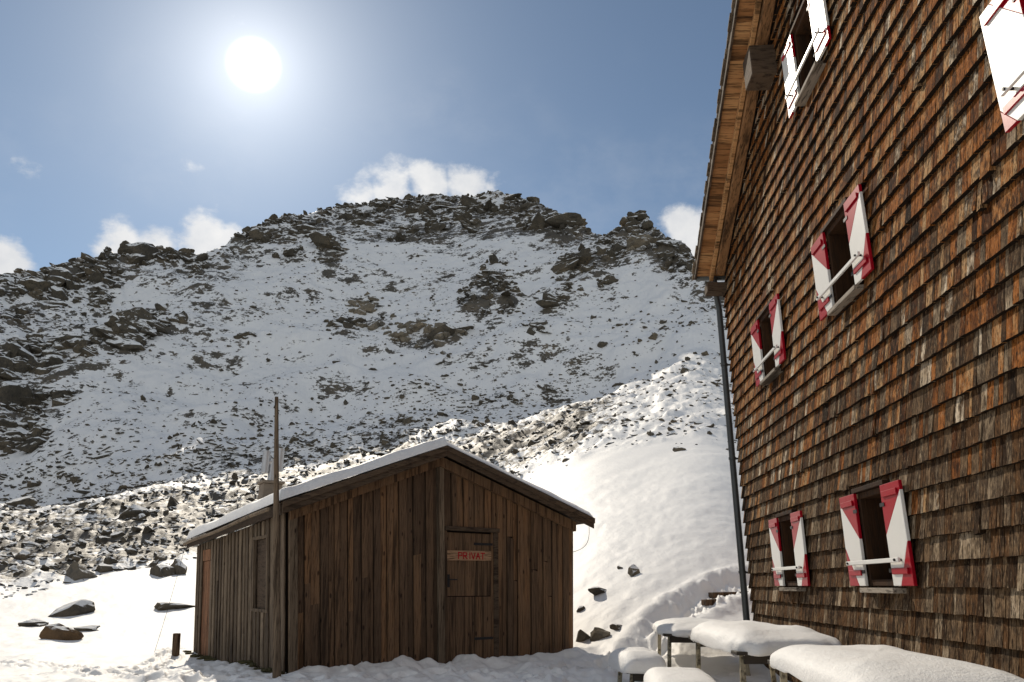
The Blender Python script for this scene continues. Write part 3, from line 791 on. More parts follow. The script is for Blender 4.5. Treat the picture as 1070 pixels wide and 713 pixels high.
def roof():
    of0 = .30; bov = 1.035
    aL, aR = -.034, 1.046; zL, zR, zr = 2.585, 2.625, 3.67
    mb = MB(); th = .07
    for (a0, z0, a1, z1) in ((aL, zL, A_R, zr), (A_R, zr, aR, zR)):
        n = 9
        for k in range(n):          # boards running down the slope show at the verge and under the eave
            c = [HP(a0, 0, z0, of=of0), HP(a1, 0, z1, of=of0), HP(a1, bov, z1 + drop(1)), HP(a0, bov, z0 + drop(1))]
            f0, f1 = k / n + .002, (k + 1) / n - .002
            L0, L1 = c[0] + (c[3] - c[0]) * f0, c[0] + (c[3] - c[0]) * f1; R0, R1 = c[1] + (c[2] - c[1]) * f0, c[1] + (c[2] - c[1]) * f1
            up = np.array([0, 0, th]); mb.hexa([L0, R0, R1, L1, L0 + up, R0 + up, R1 + up, L1 + up])
    rf = mb.build('roof', M['hut_dark'], hut)
    # barge boards: two layers along the front verge
    for (a0, z0, a1, z1) in ((aL - .003, zL, A_R, zr), (A_R, zr, aR + .003, zR)):
        for (lo, hi, o0, o1) in ((-.11, .03, of0 + .002, of0 + .030), (-.02, .068, of0 + .031, of0 + .056)):
            mb = MB(); q = [HP(a0, 0, z0 + lo, of=o0), HP(a1, 0, z1 + lo, of=o0), HP(a1, 0, z1 + lo, of=o1), HP(a0, 0, z0 + lo, of=o1),
                            HP(a0, 0, z0 + hi, of=o0), HP(a1, 0, z1 + hi, of=o0), HP(a1, 0, z1 + hi, of=o1), HP(a0, 0, z0 + hi, of=o1)]
            mb.hexa(q, 0, .35 if lo < -.1 else .5); mb.build('barge_board', M['hut_dark'], hut, parent=rf, bevel=.006)
    # rafter under the verge against the wall
    for (a0, z0, a1, z1) in ((0.0, zL + .0, A_R, zr - .08), (A_R, zr - .08, 1.0, zR + .01)):
        mb = MB(); q = [HP(a0, 0, z0 - .17, of=.05), HP(a1, 0, z1 - .17, of=.05), HP(a1, 0, z1 - .17, of=.13), HP(a0, 0, z0 - .17, of=.13),
                        HP(a0, 0, z0, of=.05), HP(a1, 0, z1, of=.05), HP(a1, 0, z1, of=.13), HP(a0, 0, z0, of=.13)]
        mb.hexa(q, 0, .75); mb.build('rafter', M['hut_wood'], hut, parent=rf)
    # fascia and a thin gutter pole under the left eave
    mb = MB(); mb.hexa([HP(aL, 0, zL - .10, os_=.0, of=of0 - .02), HP(aL, bov, zL - .10 + drop(1)), HP(aL, bov, zL - .10 + drop(1), os_=.03), HP(aL, 0, zL - .10, os_=.03, of=of0 - .02),
                        HP(aL, 0, zL + .05, os_=.0, of=of0 - .02), HP(aL, bov, zL + .05 + drop(1)), HP(aL, bov, zL + .05 + drop(1), os_=.03), HP(aL, 0, zL + .05, os_=.03, of=of0 - .02)])
    mb.build('fascia', M['hut_dark'], hut, parent=rf)
    mb = MB(); mb.tube([HP(aL, t, zL - .02 + drop(t) + .01 * math.sin(9 * t), os_=.09) for t in np.linspace(0, 1.03, 12)], .03, 8); mb.build('gutter_pole', M['hut_grey'], hut, parent=rf)
    # snow lying on both slopes
    for (a0, z0, a1, z1, thk) in ((aL - .012, zL + th, A_R, zr + th, .18), (A_R, zr + th, aR + .006, zR + th, .12)):
        na, nb = 60, 70; V = []
        for top in (1, 0):
            for i in range(na + 1):
                for j in range(nb + 1):
                    u, v = i / na, j / nb
                    e_out = min(u, 1e9) if a0 < 0 else (1 - u)
                    e = min(e_out * 5.0, v * 6.3, (1 - v) * 6.3) ; e = min(max(e, 0) / .16, 1); e = math.sqrt(max(0, 1 - (1 - e) ** 2))
                    a = a0 + (a1 - a0) * u; p = HP(a, v * bov, z0 + (z1 - z0) * u + drop(v), of=(of0 + .045) * (1 - v))
                    hgt = thk * e * (1 + .30 * float(fbm(np.array([u * 5.]), np.array([v * 6.]), 3, .5, 88)[0])) if top else -.004
                    V.append(p + np.array([0, 0, hgt + .004]))
        N = (na + 1) * (nb + 1); Fq = []
        g = lambda i, j, s: s * N + i * (nb + 1) + j
        for i in range(na):
            for j in range(nb):
                Fq.append((g(i, j, 0), g(i + 1, j, 0), g(i + 1, j + 1, 0), g(i, j + 1, 0))); Fq.append((g(i, j + 1, 1), g(i + 1, j + 1, 1), g(i + 1, j, 1), g(i, j, 1)))
        mb = MB(); mb.add(V, Fq, 0, .5, True); mb.build('snow_layer', M['snow'], hut, parent=rf)
    # chimney on the left slope with paired steel flues
    ca, cb = .085, .40
    zc = zL + (zr - zL) * (ca - aL) / (A_R - aL) + drop(cb)
    c = HP(ca, cb, zc); ex = np.array([UF[0], UF[1], 0]) / WF * .36; ey = np.array([UD[0], UD[1], 0]) / WD * .36; o = c - ex / 2 - ey / 2
    mb = MB(); mb.box(o - np.array([0, 0, .2]), ex, ey, (0, 0, .72)); ch = mb.build('chimney', M['concrete'], hut, parent=rf, bevel=.015)
    mb = MB(); mb.box(o - ex * .1 - ey * .1 + np.array([0, 0, .52]), ex * 1.2, ey * 1.2, (0, 0, .05)); mb.build('chimney_cap', M['concrete'], hut, parent=rf, bevel=.01)
    top = c + np.array([0, 0, .57]); e = ex / .36
    for k, (dx, z0, z1, rad) in enumerate(((-.01, 0, .42, .06), (-.135, .15, .56, .07), (.125, .20, .63, .075))):
        p = top + e * dx; mb = MB(); mb.tube([p + np.array([0, 0, z0]), p + np.array([0, 0, z1])], rad, 20); mb.build('flue_pipe', M['steel'], hut, parent=rf)
    mb = MB(); mb.tube([top + e * -.135 + np.array([0, 0, .34]), top + e * .125 + np.array([0, 0, .40])], .055, 16); mb.build('flue_crosspiece', M['steel'], hut, parent=rf)
roof()
def hut_door():
    d = MB(); n = 5
    for half, (z0, z1) in enumerate(((DOOR_Z0, 1.33), (1.345, DOOR_Z1 - .03))):
        for k in range(n):
            a0 = DOOR_A0 + (DOOR_A1 - DOOR_A0) * k / n + .0008; a1 = DOOR_A0 + (DOOR_A1 - DOOR_A0) * (k + 1) / n - .0008; o = -.012 + random.uniform(0, .004)
            d.hexa([ffront(a0, z0, o), ffront(a1, z0, o), ffront(a1, z0, o + .03), ffront(a0, z0, o + .03), ffront(a0, z1, o), ffront(a1, z1, o), ffront(a1, z1, o + .03), ffront(a0, z1, o + .03)], 0, random.uniform(.35, .7))
    door = d.build('door', M['hut_wood'], hut); door['label'] = 'closed stable door of grey boards in two halves'
    f = MB()
    for (a0, a1, z0, z1, o1) in ((DOOR_A0 - .004, DOOR_A1 + .022, DOOR_Z1, DOOR_Z1 + .07, .075), (DOOR_A1 + .002, DOOR_A1 + .020, DOOR_Z0, DOOR_Z1 - .002, .05), (DOOR_A0 - .004, DOOR_A1 + .01, DOOR_Z0 - .12, DOOR_Z0 - .005, .07)):
        f.hexa([ffront(a0, z0, 0), ffront(a1, z0, 0), ffront(a1, z0, o1), ffront(a0, z0, o1), ffront(a0, z1, 0), ffront(a1, z1, 0), ffront(a1, z1, o1), ffront(a0, z1, o1)], 0, .4)
    f.build('door_frame', M['hut_dark'], hut, parent=door, bevel=.006)
    da = DOOR_A1 - DOOR_A0
    for (f0, f1, z0, z1) in ((.6, 1.0, .66, .70), (.6, 1.0, 2.16, 2.2)):
        h = MB(); a0, a1 = DOOR_A0 + da * f0, DOOR_A0 + da * f1
        h.hexa([ffront(a0, z0, .02), ffront(a1, z0, .02), ffront(a1, z0, .030), ffront(a0, z0, .030), ffront(a0, z1, .02), ffront(a1, z1, .02), ffront(a1, z1, .030), ffront(a0, z1, .030)])
        h.build('hinge', M['iron'], hut, parent=door)
    h = MB(); a0 = DOOR_A0 + da * .04
    h.hexa([ffront(a0, 1.48, .02), ffront(a0 + da * .05, 1.48, .02), ffront(a0 + da * .05, 1.48, .03), ffront(a0, 1.48, .03), ffront(a0, 1.68, .02), ffront(a0 + da * .05, 1.68, .02), ffront(a0 + da * .05, 1.68, .03), ffront(a0, 1.68, .03)])
    h.tube([ffront(a0 + da * .025, 1.60, .03), ffront(a0 + da * .025, 1.60, .07), ffront(a0 + da * .17, 1.60, .075)], .010, 8)
    h.build('handle', M['iron'], hut, parent=door)
    # the sign
    s = MB(); a0, a1, z0, z1 = DOOR_A0 - .001, DOOR_A0 + da * .96, 1.90, 2.06
    s.hexa([ffront(a0, z0, .022), ffront(a1, z0 + .01, .022), ffront(a1, z0 + .01, .044), ffront(a0, z0, .044), ffront(a0, z1, .022), ffront(a1, z1 + .01, .022), ffront(a1, z1 + .01, .044), ffront(a0, z1, .044)], 0, .6)
    sg = s.build('sign_board', M['sign_board'], hut, parent=door, bevel=.004); sg['label'] = 'brown board with the word PRIVAT in red letters'
    L = MB(); LET = {'P': [((0, 0), (0, 1)), ((0, 1), (.7, .95)), ((.7, .95), (.7, .52)), ((.7, .52), (0, .45))], 'R': [((0, 0), (0, 1)), ((0, 1), (.7, .95)), ((.7, .95), (.65, .55)), ((.65, .55), (0, .48)), ((.2, .5), (.75, 0))],
                     'I': [((.3, 0), (.3, 1))], 'V': [((0, 1), (.38, 0)), ((.38, 0), (.76, 1))], 'A': [((0, 0), (.38, 1)), ((.38, 1), (.76, 0)), ((.16, .36), (.6, .36))], 'T': [((.38, 0), (.38, 1)), ((0, .98), (.78, .98))]}
    adv = {'P': .95, 'R': 1.0, 'I': .6, 'V': .95, 'A': .95, 'T': .9}
    cx = .24; sc = .098; k = 0
    for chx in 'PRIVAT':
        for (p, q) in LET[chx]:
            k += 1; W = .017
            x0, y0, x1, y1 = cx * 1.0 + p[0] * sc * .72 / .75 * 1.0, p[1] * sc, cx + q[0] * sc * .72 / .75, q[1] * sc
            dx, dy = x1 - x0, y1 - y0; ln = math.hypot(dx, dy); nx, ny = -dy / ln * W / 2, dx / ln * W / 2; ex, ey = dx / ln * W * .35, dy / ln * W * .35
            P = lambda x, y, o: ffront(DOOR_A0 + x / WF, 1.933 + y, o)
            o1 = .0468 + .0004 * (k % 5)
            L.prism([P(x0 - ex + nx, y0 - ey + ny, .0445), P(x0 - ex - nx, y0 - ey - ny, .0445), P(x1 + ex - nx, y1 + ey - ny, .0445), P(x1 + ex + nx, y1 + ey + ny, .0445)], ffront(0, 0, o1) - ffront(0, 0, .0445))
        cx += adv[chx] * sc
    # lettering belongs to the sign: red lettering material on the same board, as a piece of its own one level up
    L.build('sign_lettering', M['red_letter'], hut, parent=door)
hut_door()
def hut_side_bits():
    d = MB(); z0, z1 = -.05, 2.0
    for k in range(4):
        t0 = SD0 + (SD1 - SD0) * k / 4 + .001; t1 = SD0 + (SD1 - SD0) * (k + 1) / 4 - .001
        d.hexa([fside(t0, z0, -.012), fside(t1, z0, -.012), fside(t1, z0, .014), fside(t0, z0, .014), fside(t0, z1, -.012), fside(t1, z1, -.012), fside(t1, z1, .014), fside(t0, z1, .014)], 0, random.uniform(.2, .8))
    o = d.build('side_door', M['red_wood'], hut); o['label'] = 'narrow reddish door in the left wall'
    d = MB(); d.hexa([fside(SD0, 2.012, -.012), fside(SD1, 2.012, -.012), fside(SD1, 2.012, .03), fside(SD0, 2.012, .03), fside(SD0, 2.24, -.012), fside(SD1, 2.24, -.012), fside(SD1, 2.24, .03), fside(SD0, 2.24, .03)])
    d.build('door_head', M['red_wood'], hut, parent=o)
    w = MB(); z0, z1 = 1.16, 2.22
    w.hexa([fside(SW0, z0, -.025), fside(SW1, z0, -.025), fside(SW1, z0, -.008), fside(SW0, z0, -.008), fside(SW0, z1, -.025), fside(SW1, z1, -.025), fside(SW1, z1, -.008), fside(SW0, z1, -.008)], 0, .35)
    wi = w.build('boarded_window', M['hut_dark'], hut)
    f = MB()
    for (t0, t1, za, zb) in ((SW0 - .006, SW0 + .004, z0, z1), (SW1 - .004, SW1 + .006, z0, z1), (SW0 - .010, SW1 + .010, z0 - .05, z0 - .003), (SW0 - .008, SW1 + .008, z1 + .003, z1 + .05)):
        f.hexa([fside(t0, za, 0), fside(t1, za, 0), fside(t1, za, .052), fside(t0, za, .052), fside(t0, zb, 0), fside(t1, zb, 0), fside(t1, zb, .052), fside(t0, zb, .052)], 0, .45)
    f.build('window_frame', M['hut_grey'], hut, parent=wi)
    m = MB()
    for k in range(60):      # litter and moss at the foot of the wall
        t = random.uniform(.0, 1.02); p = fside(t, 0, random.uniform(.02, .20)); g = float(H(p[0:1], p[1:2])[0])
        V, Fc = LOW[k % len(LOW)]; s = random.uniform(.04, .11)
        m.add(V * s * np.array([1.3, 1.3, .6]) + np.array([p[0], p[1], g + .01]), Fc.tolist(), 0, random.random())
    tag(m.build_top('moss_litter', M['moss'], (-5, 14.8, .1)), 'strip of brown moss and litter along the foot of the hut side wall', 'litter', kind='stuff')
hut_side_bits()
def poles():
    rb = ray(291, 704); b = np.array([rb[0], rb[1], 0]) * (10.95 / rb[1]); rt = ray(289, 415); top = np.array([0, 0, EYE]) + rt * (10.95 / rt[1]); mb = MB(); g = float(H(b[0:1], b[1:2])[0]); z0 = g - .2
    dx = .02
    mb.tube([(b[0], b[1], z0), tuple((b + top) / 2), tuple(top)], [.058, .045, .026], 10, 0, .6)
    o = mb.build_top('wooden_pole', M['hut_grey'], (b[0], b[1], g)); tag(o, 'tall thin grey wooden pole standing at the near corner of the hut', 'pole')
    X, Y, Z, D = sight(184, 689); x, y, z = float(X[0]), float(Y[0]), float(Z[0])
    mb = MB(); mb.box((x - .06, y - .06, z - .2), (.12, 0, 0), (0, .12, 0), (-.05, 0, .72), 0, .3)
    o = mb.build_top('wooden_post', M['hut_wood'], (x, y, z), .01); tag(o, 'short dark wooden post sticking out of the snow left of the hut', 'post')
    # slack wires
    def wire(pts, label, rad=.0045):
        mb = MB(); mb.tube(pts, rad, 6); o = mb.build_top('wire', M['wire'], pts[-1]); tag(o, label, 'wire')
    p0 = HP(-.05, 1.0, 2.4); wire([p0 + (np.array([p0[0] - .35, p0[1] - .1, .1]) - p0) * t + np.array([0, 0, -.1 * math.sin(math.pi * t)]) for t in np.linspace(0, 1, 8)], 'thin slack wire hanging from the back left corner of the hut roof')
    p0 = HP(1.046, 0, 2.6, of=.2); p1 = HP(1.0, 0, 2.1, of=.05)
    wire([p0 + (p1 - p0) * t + np.array([.10 * math.sin(math.pi * t), 0, -.10 * math.sin(math.pi * t)]) for t in np.linspace(0, 1, 10)], 'looped dark cable hanging under the right eave of the hut')
poles()

# ------------------------------------------------------------------ the lodge
AW = math.atan(49 / math.hypot(F, 256)); X0 = 3.2
DW = np.array([math.sin(AW), math.cos(AW), 0]); NW = np.array([-math.cos(AW), math.sin(AW), 0]); UP = np.array([0, 0, 1.0])
def LW(s, z, o=0.0): return np.array([X0, 0, 0]) + DW * s + NW * o + UP * z
S_FAR, S_NEAR = 13.32, -2.0
SLOPE = .518; S_AP = 5.7
def rake(s): return 7.0 + SLOPE * (13.05 - s) if s > S_AP else 7.0 + SLOPE * (13.05 - S_AP) - SLOPE * (S_AP - s)
lodge = empty('shingled_lodge', tuple(LW(S_FAR, 0.1)))
tag(lodge, 'tall mountain lodge clad in brown larch shingles with red and white shutters', 'lodge')
WINS = [(10.77, 1.50, 2.42), (7.78, 1.50, 2.42), (10.70, 4.42, 5.37), (7.66, 4.44, 5.37), (7.83, 7.28, 8.25), (3.77, 4.44, 5.40)]
HW = .35
def lodge_walls():
    mb = MB(); cuts = sorted({S_NEAR, S_AP, S_FAR} | {c - HW for c, _, _ in WINS} | {c + HW for c, _, _ in WINS})
    cuts = [c for i, c in enumerate(cuts) if i == 0 or c - cuts[i - 1] > 1e-3]
    for s0, s1 in zip(cuts[:-1], cuts[1:]):
        mid = (s0 + s1) / 2; hs = sorted([(z0, z1) for c, z0, z1 in WINS if abs(mid - c) < HW])
        z = -.3
        for (a, b) in hs + [(None, None)]:
            if a is None: t0, t1 = rake(s0) - .02, rake(s1) - .02
            else: t0 = t1 = a
            mb.hexa([LW(s0, z, -.30), LW(s1, z, -.30), LW(s1, z, -.004), LW(s0, z, -.004), LW(s0, t0, -.30), LW(s1, t1, -.30), LW(s1, t1, -.004), LW(s0, t0, -.004)], 0, .2)
            if b is not None: z = b
    mb.build('gable_wall', M['hut_dark'], lodge)
    mb = MB()     # the far side wall and the rest of the body
    mb.box(LW(S_FAR - .3, -.3, -.31), DW * .296, -NW * 10, UP * 7.1); mb.box(LW(S_NEAR, -.3, -.31), DW * .3, -NW * 10, UP * 7.1); mb.box(LW(S_NEAR, -.3, -10.31), DW * (S_FAR - S_NEAR), -NW * .3, UP * 7.0)
    mb.build('body_wall', M['shingle'], lodge)
    mb = MB(); e = .205; k0 = int((0 - 1.49) / e) - 1; z = 1.49 + k0 * e
    lowb, highb = mb, MB()
    while z < 11:
        s = S_NEAR + random.uniform(0, .1); jz = random.uniform(-.006, .006)
        while s < S_FAR + .01:
            w = random.choice((.045, .055, .065, .075, .09, .11, .13)) * random.uniform(.9, 1.1); s1 = min(s + w, S_FAR + .02); m = (s + s1) / 2
            za = z + jz * .5 + random.gauss(0, .0022); zb = z + e + .03; top = min(rake(s), rake(s1)) - .01
            skip = za > top - .03; zb = min(zb, top)
            for (c, a, b) in WINS:
                if abs(m - c) < HW + .02:
                    if za >= a - .01 and zb <= b + .03: skip = True
                    elif za < a < zb: zb = a - .005
                    elif a <= za < b + .012: za = b + .012
            if not skip and zb - za > .03:
                ob = .058 + random.gauss(0, .0022); tl = random.gauss(0, .001); g = .0018 + abs(random.gauss(0, .0012)); ot = .010
                sk1 = random.gauss(0, .0015)
                if random.random() < .03: ob += random.uniform(.006, .02); za -= random.uniform(0, .03); sk1 += random.uniform(-.012, .012)
                # the lower courses, sheltered less by the eaves, have weathered greyer
                pl = float(np.clip(1.02 - (za - 1.9) / 2.6, 0, 1)); tgt = lowb if random.random() < pl else highb
                tgt.hexa([LW(s + g, za, .004), LW(s1 - g, za + sk1, .004), LW(s1 - g, za + sk1, ob - tl), LW(s + g, za, ob + tl), LW(s + g, zb, .004), LW(s1 - g, zb, .004), LW(s1 - g, zb, ot), LW(s + g, zb, ot)])
            s = s1
        z += e
    n = len(lowb.f); off = len(lowb.v); lowb.v += highb.v; lowb.f += [[i + off for i in f] for f in highb.f]; lowb.r += highb.r; lowb.sm += highb.sm
    lowb.m = [2 if i % 6 == 0 else (1 if i < n else 0) for i in range(len(lowb.f))]     # butt ends coloured nearly black, painting in the shadow line under each course
    lowb.build('shingle_cladding', [M['shingle'], M['shingle_low'], M['butt_shade']], lodge)
lodge_walls()
def shutter(s_out, s_in, z0, z1, root, parent, pale=False):
    """outer and inner edge along the wall; painted white with red corners, two cross battens"""
    mb = MB(); O0, O1 = .072, .104
    P = lambda u, v, o=O0: LW(s_out + (s_in - s_out) * u, z1 + (z0 - z1) * v, o)
    off = NW * (O1 - O0)
    red1 = [(0, 0), (1, 0), (1, .50), (0, .09)]; white = [(0, .09), (1, .50), (1, 1), (.62, 1), (0, .58)]; red2 = [(0, .58), (.62, 1), (0, 1)]
    if pale: red1 = [(.30, 0), (1, 0), (1, .36)]; red2 = [(0, .82), (.34, 1), (0, 1)]; white = [(0, 0), (.30, 0), (1, .36), (1, 1), (.34, 1), (0, .82)]
    for poly, m in ((red1, 1), (white, 0), (red2, 1)): mb.prism([P(u, v) for u, v in poly], off, m, .5)
    b = O1 + .001
    for v, m in ((.07, 1), (.83, 1)):
        mb.prism([P(.12, v, b), P(.90, v, b), P(.90, v + .06, b), P(.12, v + .06, b)], NW * .016, m, .5)
    o = mb.build('shutter', [M['white'], M['red']], root, parent=parent, bevel=.004)
    return o
def make_window(c, z0, z1, label, pale=False):
    f = MB(); dpt = .28; fr = .06
    f.box(LW(c - HW, z0, -dpt), DW * fr, NW * (dpt + .06), UP * (z1 - z0)); f.box(LW(c + HW - fr, z0, -dpt), DW * fr, NW * (dpt + .06), UP * (z1 - z0))
    f.box(LW(c - HW + fr, z1 - fr, -dpt), DW * (2 * HW - 2 * fr), NW * (dpt + .06), UP * fr); f.box(LW(c - HW + fr, z0, -dpt), DW * (2 * HW - 2 * fr), NW * (dpt + .06), UP * fr)
    f.box(LW(c - HW - .06, z1 + .003, .0), DW * (2 * HW + .12), NW * .10, UP * .045)
    f.box(LW(c - .022, z0 + fr, -.22), DW * .044, NW * .04, UP * (z1 - z0 - 2 * fr))
    win = f.build('window', M['frame_wood'], lodge, bevel=.004)
    if label: win['label'] = label
    p = MB(); p.box(LW(c - HW + .02, z0 + .02, -.265), DW * (2 * HW - .04), NW * .03, UP * (z1 - z0 - .04)); p.build('pane', M['glass'], lodge, parent=win)
    shutter(c + HW + .42, c + HW - .01, z0, z1, lodge, win, pale); shutter(c - HW - .42, c - HW + .01, z0, z1, lodge, win, pale)
    b = MB(); b.box(LW(c - HW - .30, z0 + .205, .136), DW * (2 * HW + .60), NW * .025, UP * .040); b.build('shutter_bar', M['white'], lodge, parent=win, bevel=.004)
    b = MB(); b.box(LW(c - HW - .06, z0 - .065, -.02), DW * (2 * HW + .12), NW * .165, UP * .048 + NW * 0); b.build('sill', M['sill'], lodge, parent=win, bevel=.004)
    for sgn in (1, -1):
        for zz in (z0 + .12, z1 - .20):
            h = MB(); h.box(LW(c + sgn * HW - .05, zz, .1045), DW * .10, NW * .006, UP * .035); h.build('hinge', M['iron'], lodge, parent=win)
        h = MB(); h.tube([LW(c + sgn * (HW + .24), z0 + .225, .104), LW(c + sgn * (HW + .24), z0 + .225, .175)], .012, 8); h.build('bar_hook', M['iron'], lodge, parent=win)
for i, (c, a, b) in enumerate(WINS): make_window(c, a, b, None, i >= 4)
def lodge_roof():
    so = 13.26      # eave edge
    ln = math.hypot(1, SLOPE); RD = (DW - UP * SLOPE) / ln    # down the far slope
    RD2 = (-DW - UP * SLOPE) / ln
    ap = rake(S_AP)
    def RP(q, o, dz=0): return LW(S_AP, ap + dz, o) + RD * q          # q metres down the far slope from the apex
    def RP2(q, o, dz=0): return LW(S_AP, ap + dz, o) + RD2 * q
    QL = (so - S_AP) * ln
    mb = MB()
    for rp in (RP, RP2):
        c = [rp(0, .54, .13), rp(QL, .54, .13), rp(QL, -10.4, .13), rp(0, -10.4, .13)]; up = UP * .09
        mb.hexa(c + [q + up for q in c], 0, .4)
    roof_o = mb.build('roof', M['roofing'], lodge)
    # soffit boards laid across the verge overhang
    mb = MB(); q = 0
    while q < QL - .02:
        w = random.uniform(.13, .24); q1 = min(q + w, QL)
        c = [RP(q + .002, .525, .10), RP(q1 - .002, .525, .10), RP(q1 - .002, .02, .10), RP(q + .002, .02, .10)]; up = UP * .026; dz = UP * random.uniform(-.004, .002)
        mb.hexa([x + dz for x in c] + [x + up for x in c], 0); q = q1
    mb.build('soffit', M['soffit'], lodge, parent=roof_o)
    # verge trim and ragged shingle ends
    mb = MB(); c = [RP(0, .527, .06), RP(QL, .527, .06), RP(QL, .562, .06), RP(0, .562, .06)]; mb.hexa(c + [x + UP * .12 for x in c], 0, .5); mb.build('verge_board', M['hut_dark'], lodge, parent=roof_o)
    mb = MB(); q = 0
    while q < QL:
        q1 = q + random.uniform(.14, .2); e = .58 + random.uniform(-.012, .018)
        c = [RP(q, .3, .225), RP(q1 + .05, .3, .215), RP(q1 + .05, e, .215), RP(q, e, .225)]; mb.hexa(c + [x + UP * .035 for x in c]); q = q1
    mb.build('roof_shingles', M['hut_grey'], lodge, parent=roof_o)
    # rafter along the wall, on purlin ends
    mb = MB(); c = [RP(0, .06, -.10), RP(QL - .30, .06, -.10), RP(QL - .30, .22, -.10), RP(0, .22, -.10)]; mb.hexa(c + [x + UP * .195 for x in c], 0, .55); mb.build('verge_rafter', M['beam'], lodge, parent=roof_o, bevel=.01)
    mb = MB(); c = [RP(0, .235, -.03), RP(QL - .05, .235, -.03), RP(QL - .05, .30, -.03), RP(0, .30, -.03)]; mb.hexa(c + [x + UP * .125 for x in c], 0, .9); mb.build('barge_board', M['soffit'], lodge, parent=roof_o, bevel=.006)
    for (s0, s1, z0, z1) in ((8.98, 9.38, 8.27, 8.75), (13.02, 13.30, 6.62, 6.80)):
        mb = MB(); mb.box(LW(s0, z0, .03), DW * (s1 - s0), NW * .36, UP * (z1 - z0), 0, .5); pu = mb.build('purlin_end', M['hut_dark'], lodge, parent=roof_o, bevel=.012)
    # gutter along the far eave and its downpipe at the wall corner
    g = MB(); cs = LW(so + .06, rake(13.05) - SLOPE * (so - 13.05) + .13, 0); zc = cs[2]
    V = []; n = 10
    for o in (.52, -10.3):
        for k in range(n + 1):
            th = math.pi * k / n; V.append(LW(so + .05 + .07 * math.cos(th), zc - .07 * math.sin(th), o))
    g.add(V, [(k, k + 1, n + 2 + k, n + 1 + k) for k in range(n)], 0, .5, True)
    gut = g.build('gutter', M['pipe'], lodge, parent=roof_o); sd = gut.modifiers.new('thickness', 'SOLIDIFY'); sd.thickness = .006
    g = MB(); g.tube([LW(so + .03, zc - .05, .20), LW(so + .03, zc - .20, .19), LW(S_FAR + .08, zc - .40, .15), LW(S_FAR + .06, zc - .65, .13), LW(S_FAR + .05, .25, .13)], .055, 14)
    dp = g.build('downpipe', M['pipe'], lodge)
    b = MB()
    for zz in (1.7, 3.6, 5.3): b.tube([LW(S_FAR + .05, zz, .13), LW(S_FAR + .05, zz + .04, .13)], .066, 14); b.box(LW(S_FAR + .02, zz, .0), DW * .03, NW * .12, UP * .03)
    b.build('pipe_bracket', M['pipe'], lodge, parent=dp)
lodge_roof()

# ------------------------------------------------------------------ tables and benches under snow
def snow_pad(name, cx, cy, z, lx, ly, h, yaw, root, parent, seed, bulge=.05):
    """rounded pillow of snow on a rectangular top"""
    nu, nv = 96, 26; V = []; ex = .34
    f = lambda c, e: math.copysign(abs(c) ** e, c)
    for j in range(nv + 1):
        ph = -math.pi / 2 + math.pi * j / nv
        for i in range(nu):
            th = 2 * math.pi * i / nu
            rr = abs(math.cos(ph)) ** (.62 if ph > 0 else .22)
            x, y = f(math.cos(th), ex) * rr, f(math.sin(th), ex) * rr
            zz = (abs(math.sin(ph)) ** .9) * h if ph > 0 else -.05 * abs(math.sin(ph)) ** .5
            nn = float(noise3(np.array([[x * lx * 1.6 + seed, y * ly * 1.6, zz * 4]]), seed)[0]); n2 = float(noise3(np.array([[x * lx * 5 + seed, y * ly * 5, zz * 9]]), seed + 5)[0])
            zz *= 1 + .34 * nn + .10 * n2; k = 1 + .08 * nn + (.06 * n2 if ph < .5 else .015 * n2)
            if -.6 < ph < .2: zz -= .03 * max(0, float(noise3(np.array([[x * lx * 9, y * ly * 9, seed]]), 3)[0]) + .2)
            x, y = x * (lx / 2 + bulge) * k, y * (ly / 2 + bulge) * k
            c, s = math.cos(yaw), math.sin(yaw)
            V.append((cx + x * c - y * s, cy + x * s + y * c, z + zz))
    Fq = [(j * nu + i, j * nu + (i + 1) % nu, (j + 1) * nu + (i + 1) % nu, (j + 1) * nu + i) for j in range(nv) for i in range(nu)]
    mb = MB(); mb.add(V, Fq, 0, .5, True); return mb.build(name, M['snow'], root, parent=parent)
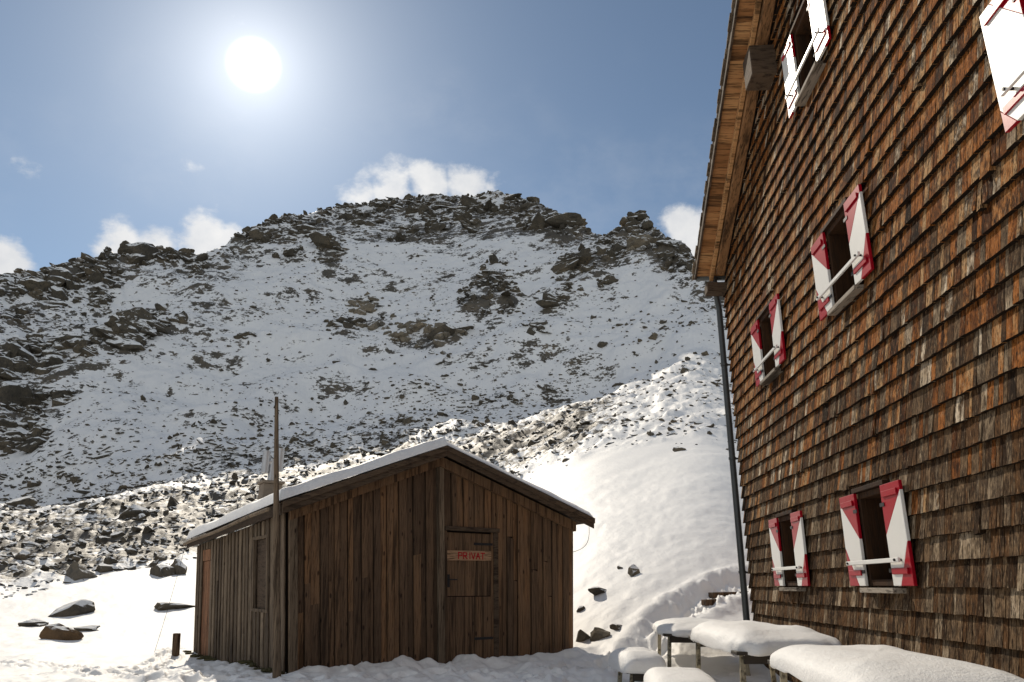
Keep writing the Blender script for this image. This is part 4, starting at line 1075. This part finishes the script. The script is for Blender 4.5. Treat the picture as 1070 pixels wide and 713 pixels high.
def table(name, cx, cy, lx, ly, top, snow_h, yaw, label, cat, group, seed, stout=.055):
    g = float(H(np.array([cx]), np.array([cy]))[0]); root = empty(name, (cx, cy, g)); tag(root, label, cat, group)
    c, s = math.cos(yaw), math.sin(yaw); E = np.array([c, s, 0]); Nn = np.array([-s, c, 0]); C = np.array([cx, cy, 0])
    mb = MB(); n = 4 if lx > .6 else 2
    for k in range(n):
        x0 = -lx / 2 + lx * k / n + .004; mb.box(C + E * x0 - Nn * ly / 2 + UP * (top - .04), E * (lx / n - .008), Nn * ly, UP * .036)
    tp = mb.build('table_top' if cat == 'table' else 'seat', M['table_dark'], root, bevel=.005)
    snow_pad('snow_cover', cx, cy, top, lx, ly, snow_h, yaw, root, tp, seed)
    for sy in (-1, 1):
        ap = MB(); ap.box(C - E * (lx / 2 - .10) + Nn * (sy * (ly / 2 - .12) - .02) + UP * (top - .13), E * (lx - .20), Nn * .04, UP * .085)
        ap.build('crossbar', M['table_dark'], root)
    for sx in (-1, 1):
        for sy in (-1, 1):
            b = C + E * sx * (lx / 2 - .10) + Nn * sy * (ly / 2 - .16); d = E * sx * .05
            l = MB(); w = stout
            l.box(b - E * w / 2 - Nn * w / 2 + d + UP * (g - .25), E * w, Nn * w, UP * (top - .045 - g + .25) - d, 0, .5); l.build('leg', M['table_leg'], root, bevel=.004)
yw = -AW
GT = 'snow covered tables and benches beside the lodge'
table('terrace_table', 2.70, 6.10, 1.00, 2.70, .87, .17, yw - .02, 'nearest and widest snow covered table below the lodge wall', 'table', GT, 1)
table('terrace_table', 2.90, 9.75, 1.12, 2.60, .86, .21, yw + .03, 'middle snow covered table standing against the lodge wall', 'table', GT, 2)
table('terrace_table', 2.95, 13.0, 1.25, 2.30, .84, .15, yw - .05, 'farthest snow covered table next to the downpipe at the lodge corner', 'table', GT, 3)
table('terrace_bench', 1.52, 10.1, .46, 1.10, .58, .19, yw + .1, 'small snow capped bench farthest left among the tables', 'bench', GT, 4, .05)
table('terrace_bench', 1.60, 7.9, .56, 1.50, .57, .16, yw - .05, 'snow covered bench in the foreground left of the middle table', 'bench', GT, 5, .05)
def planks():
    for k, (px, py, w, lab) in enumerate(((768, 622, .9, 'dark weathered plank half buried in the trodden snow by the downpipe'), (754, 634, .6, 'shorter dark plank in the snow below the half buried one'))):
        X, Y, Z, D = sight(px, py); x, y, z = float(X[0]), float(Y[0]), float(Z[0])
        mb = MB(); mb.box((x - w / 2, y, z - .06), (w, .25, .02), (-.05, .22, 0), (0, 0, .11), 0, .3); tag(mb.build_top('plank', M['hut_wood'], (x, y, z), .01), lab, 'plank')
planks()
for o in list(bpy.data.objects):
    if '_org' in o: del o['_org']
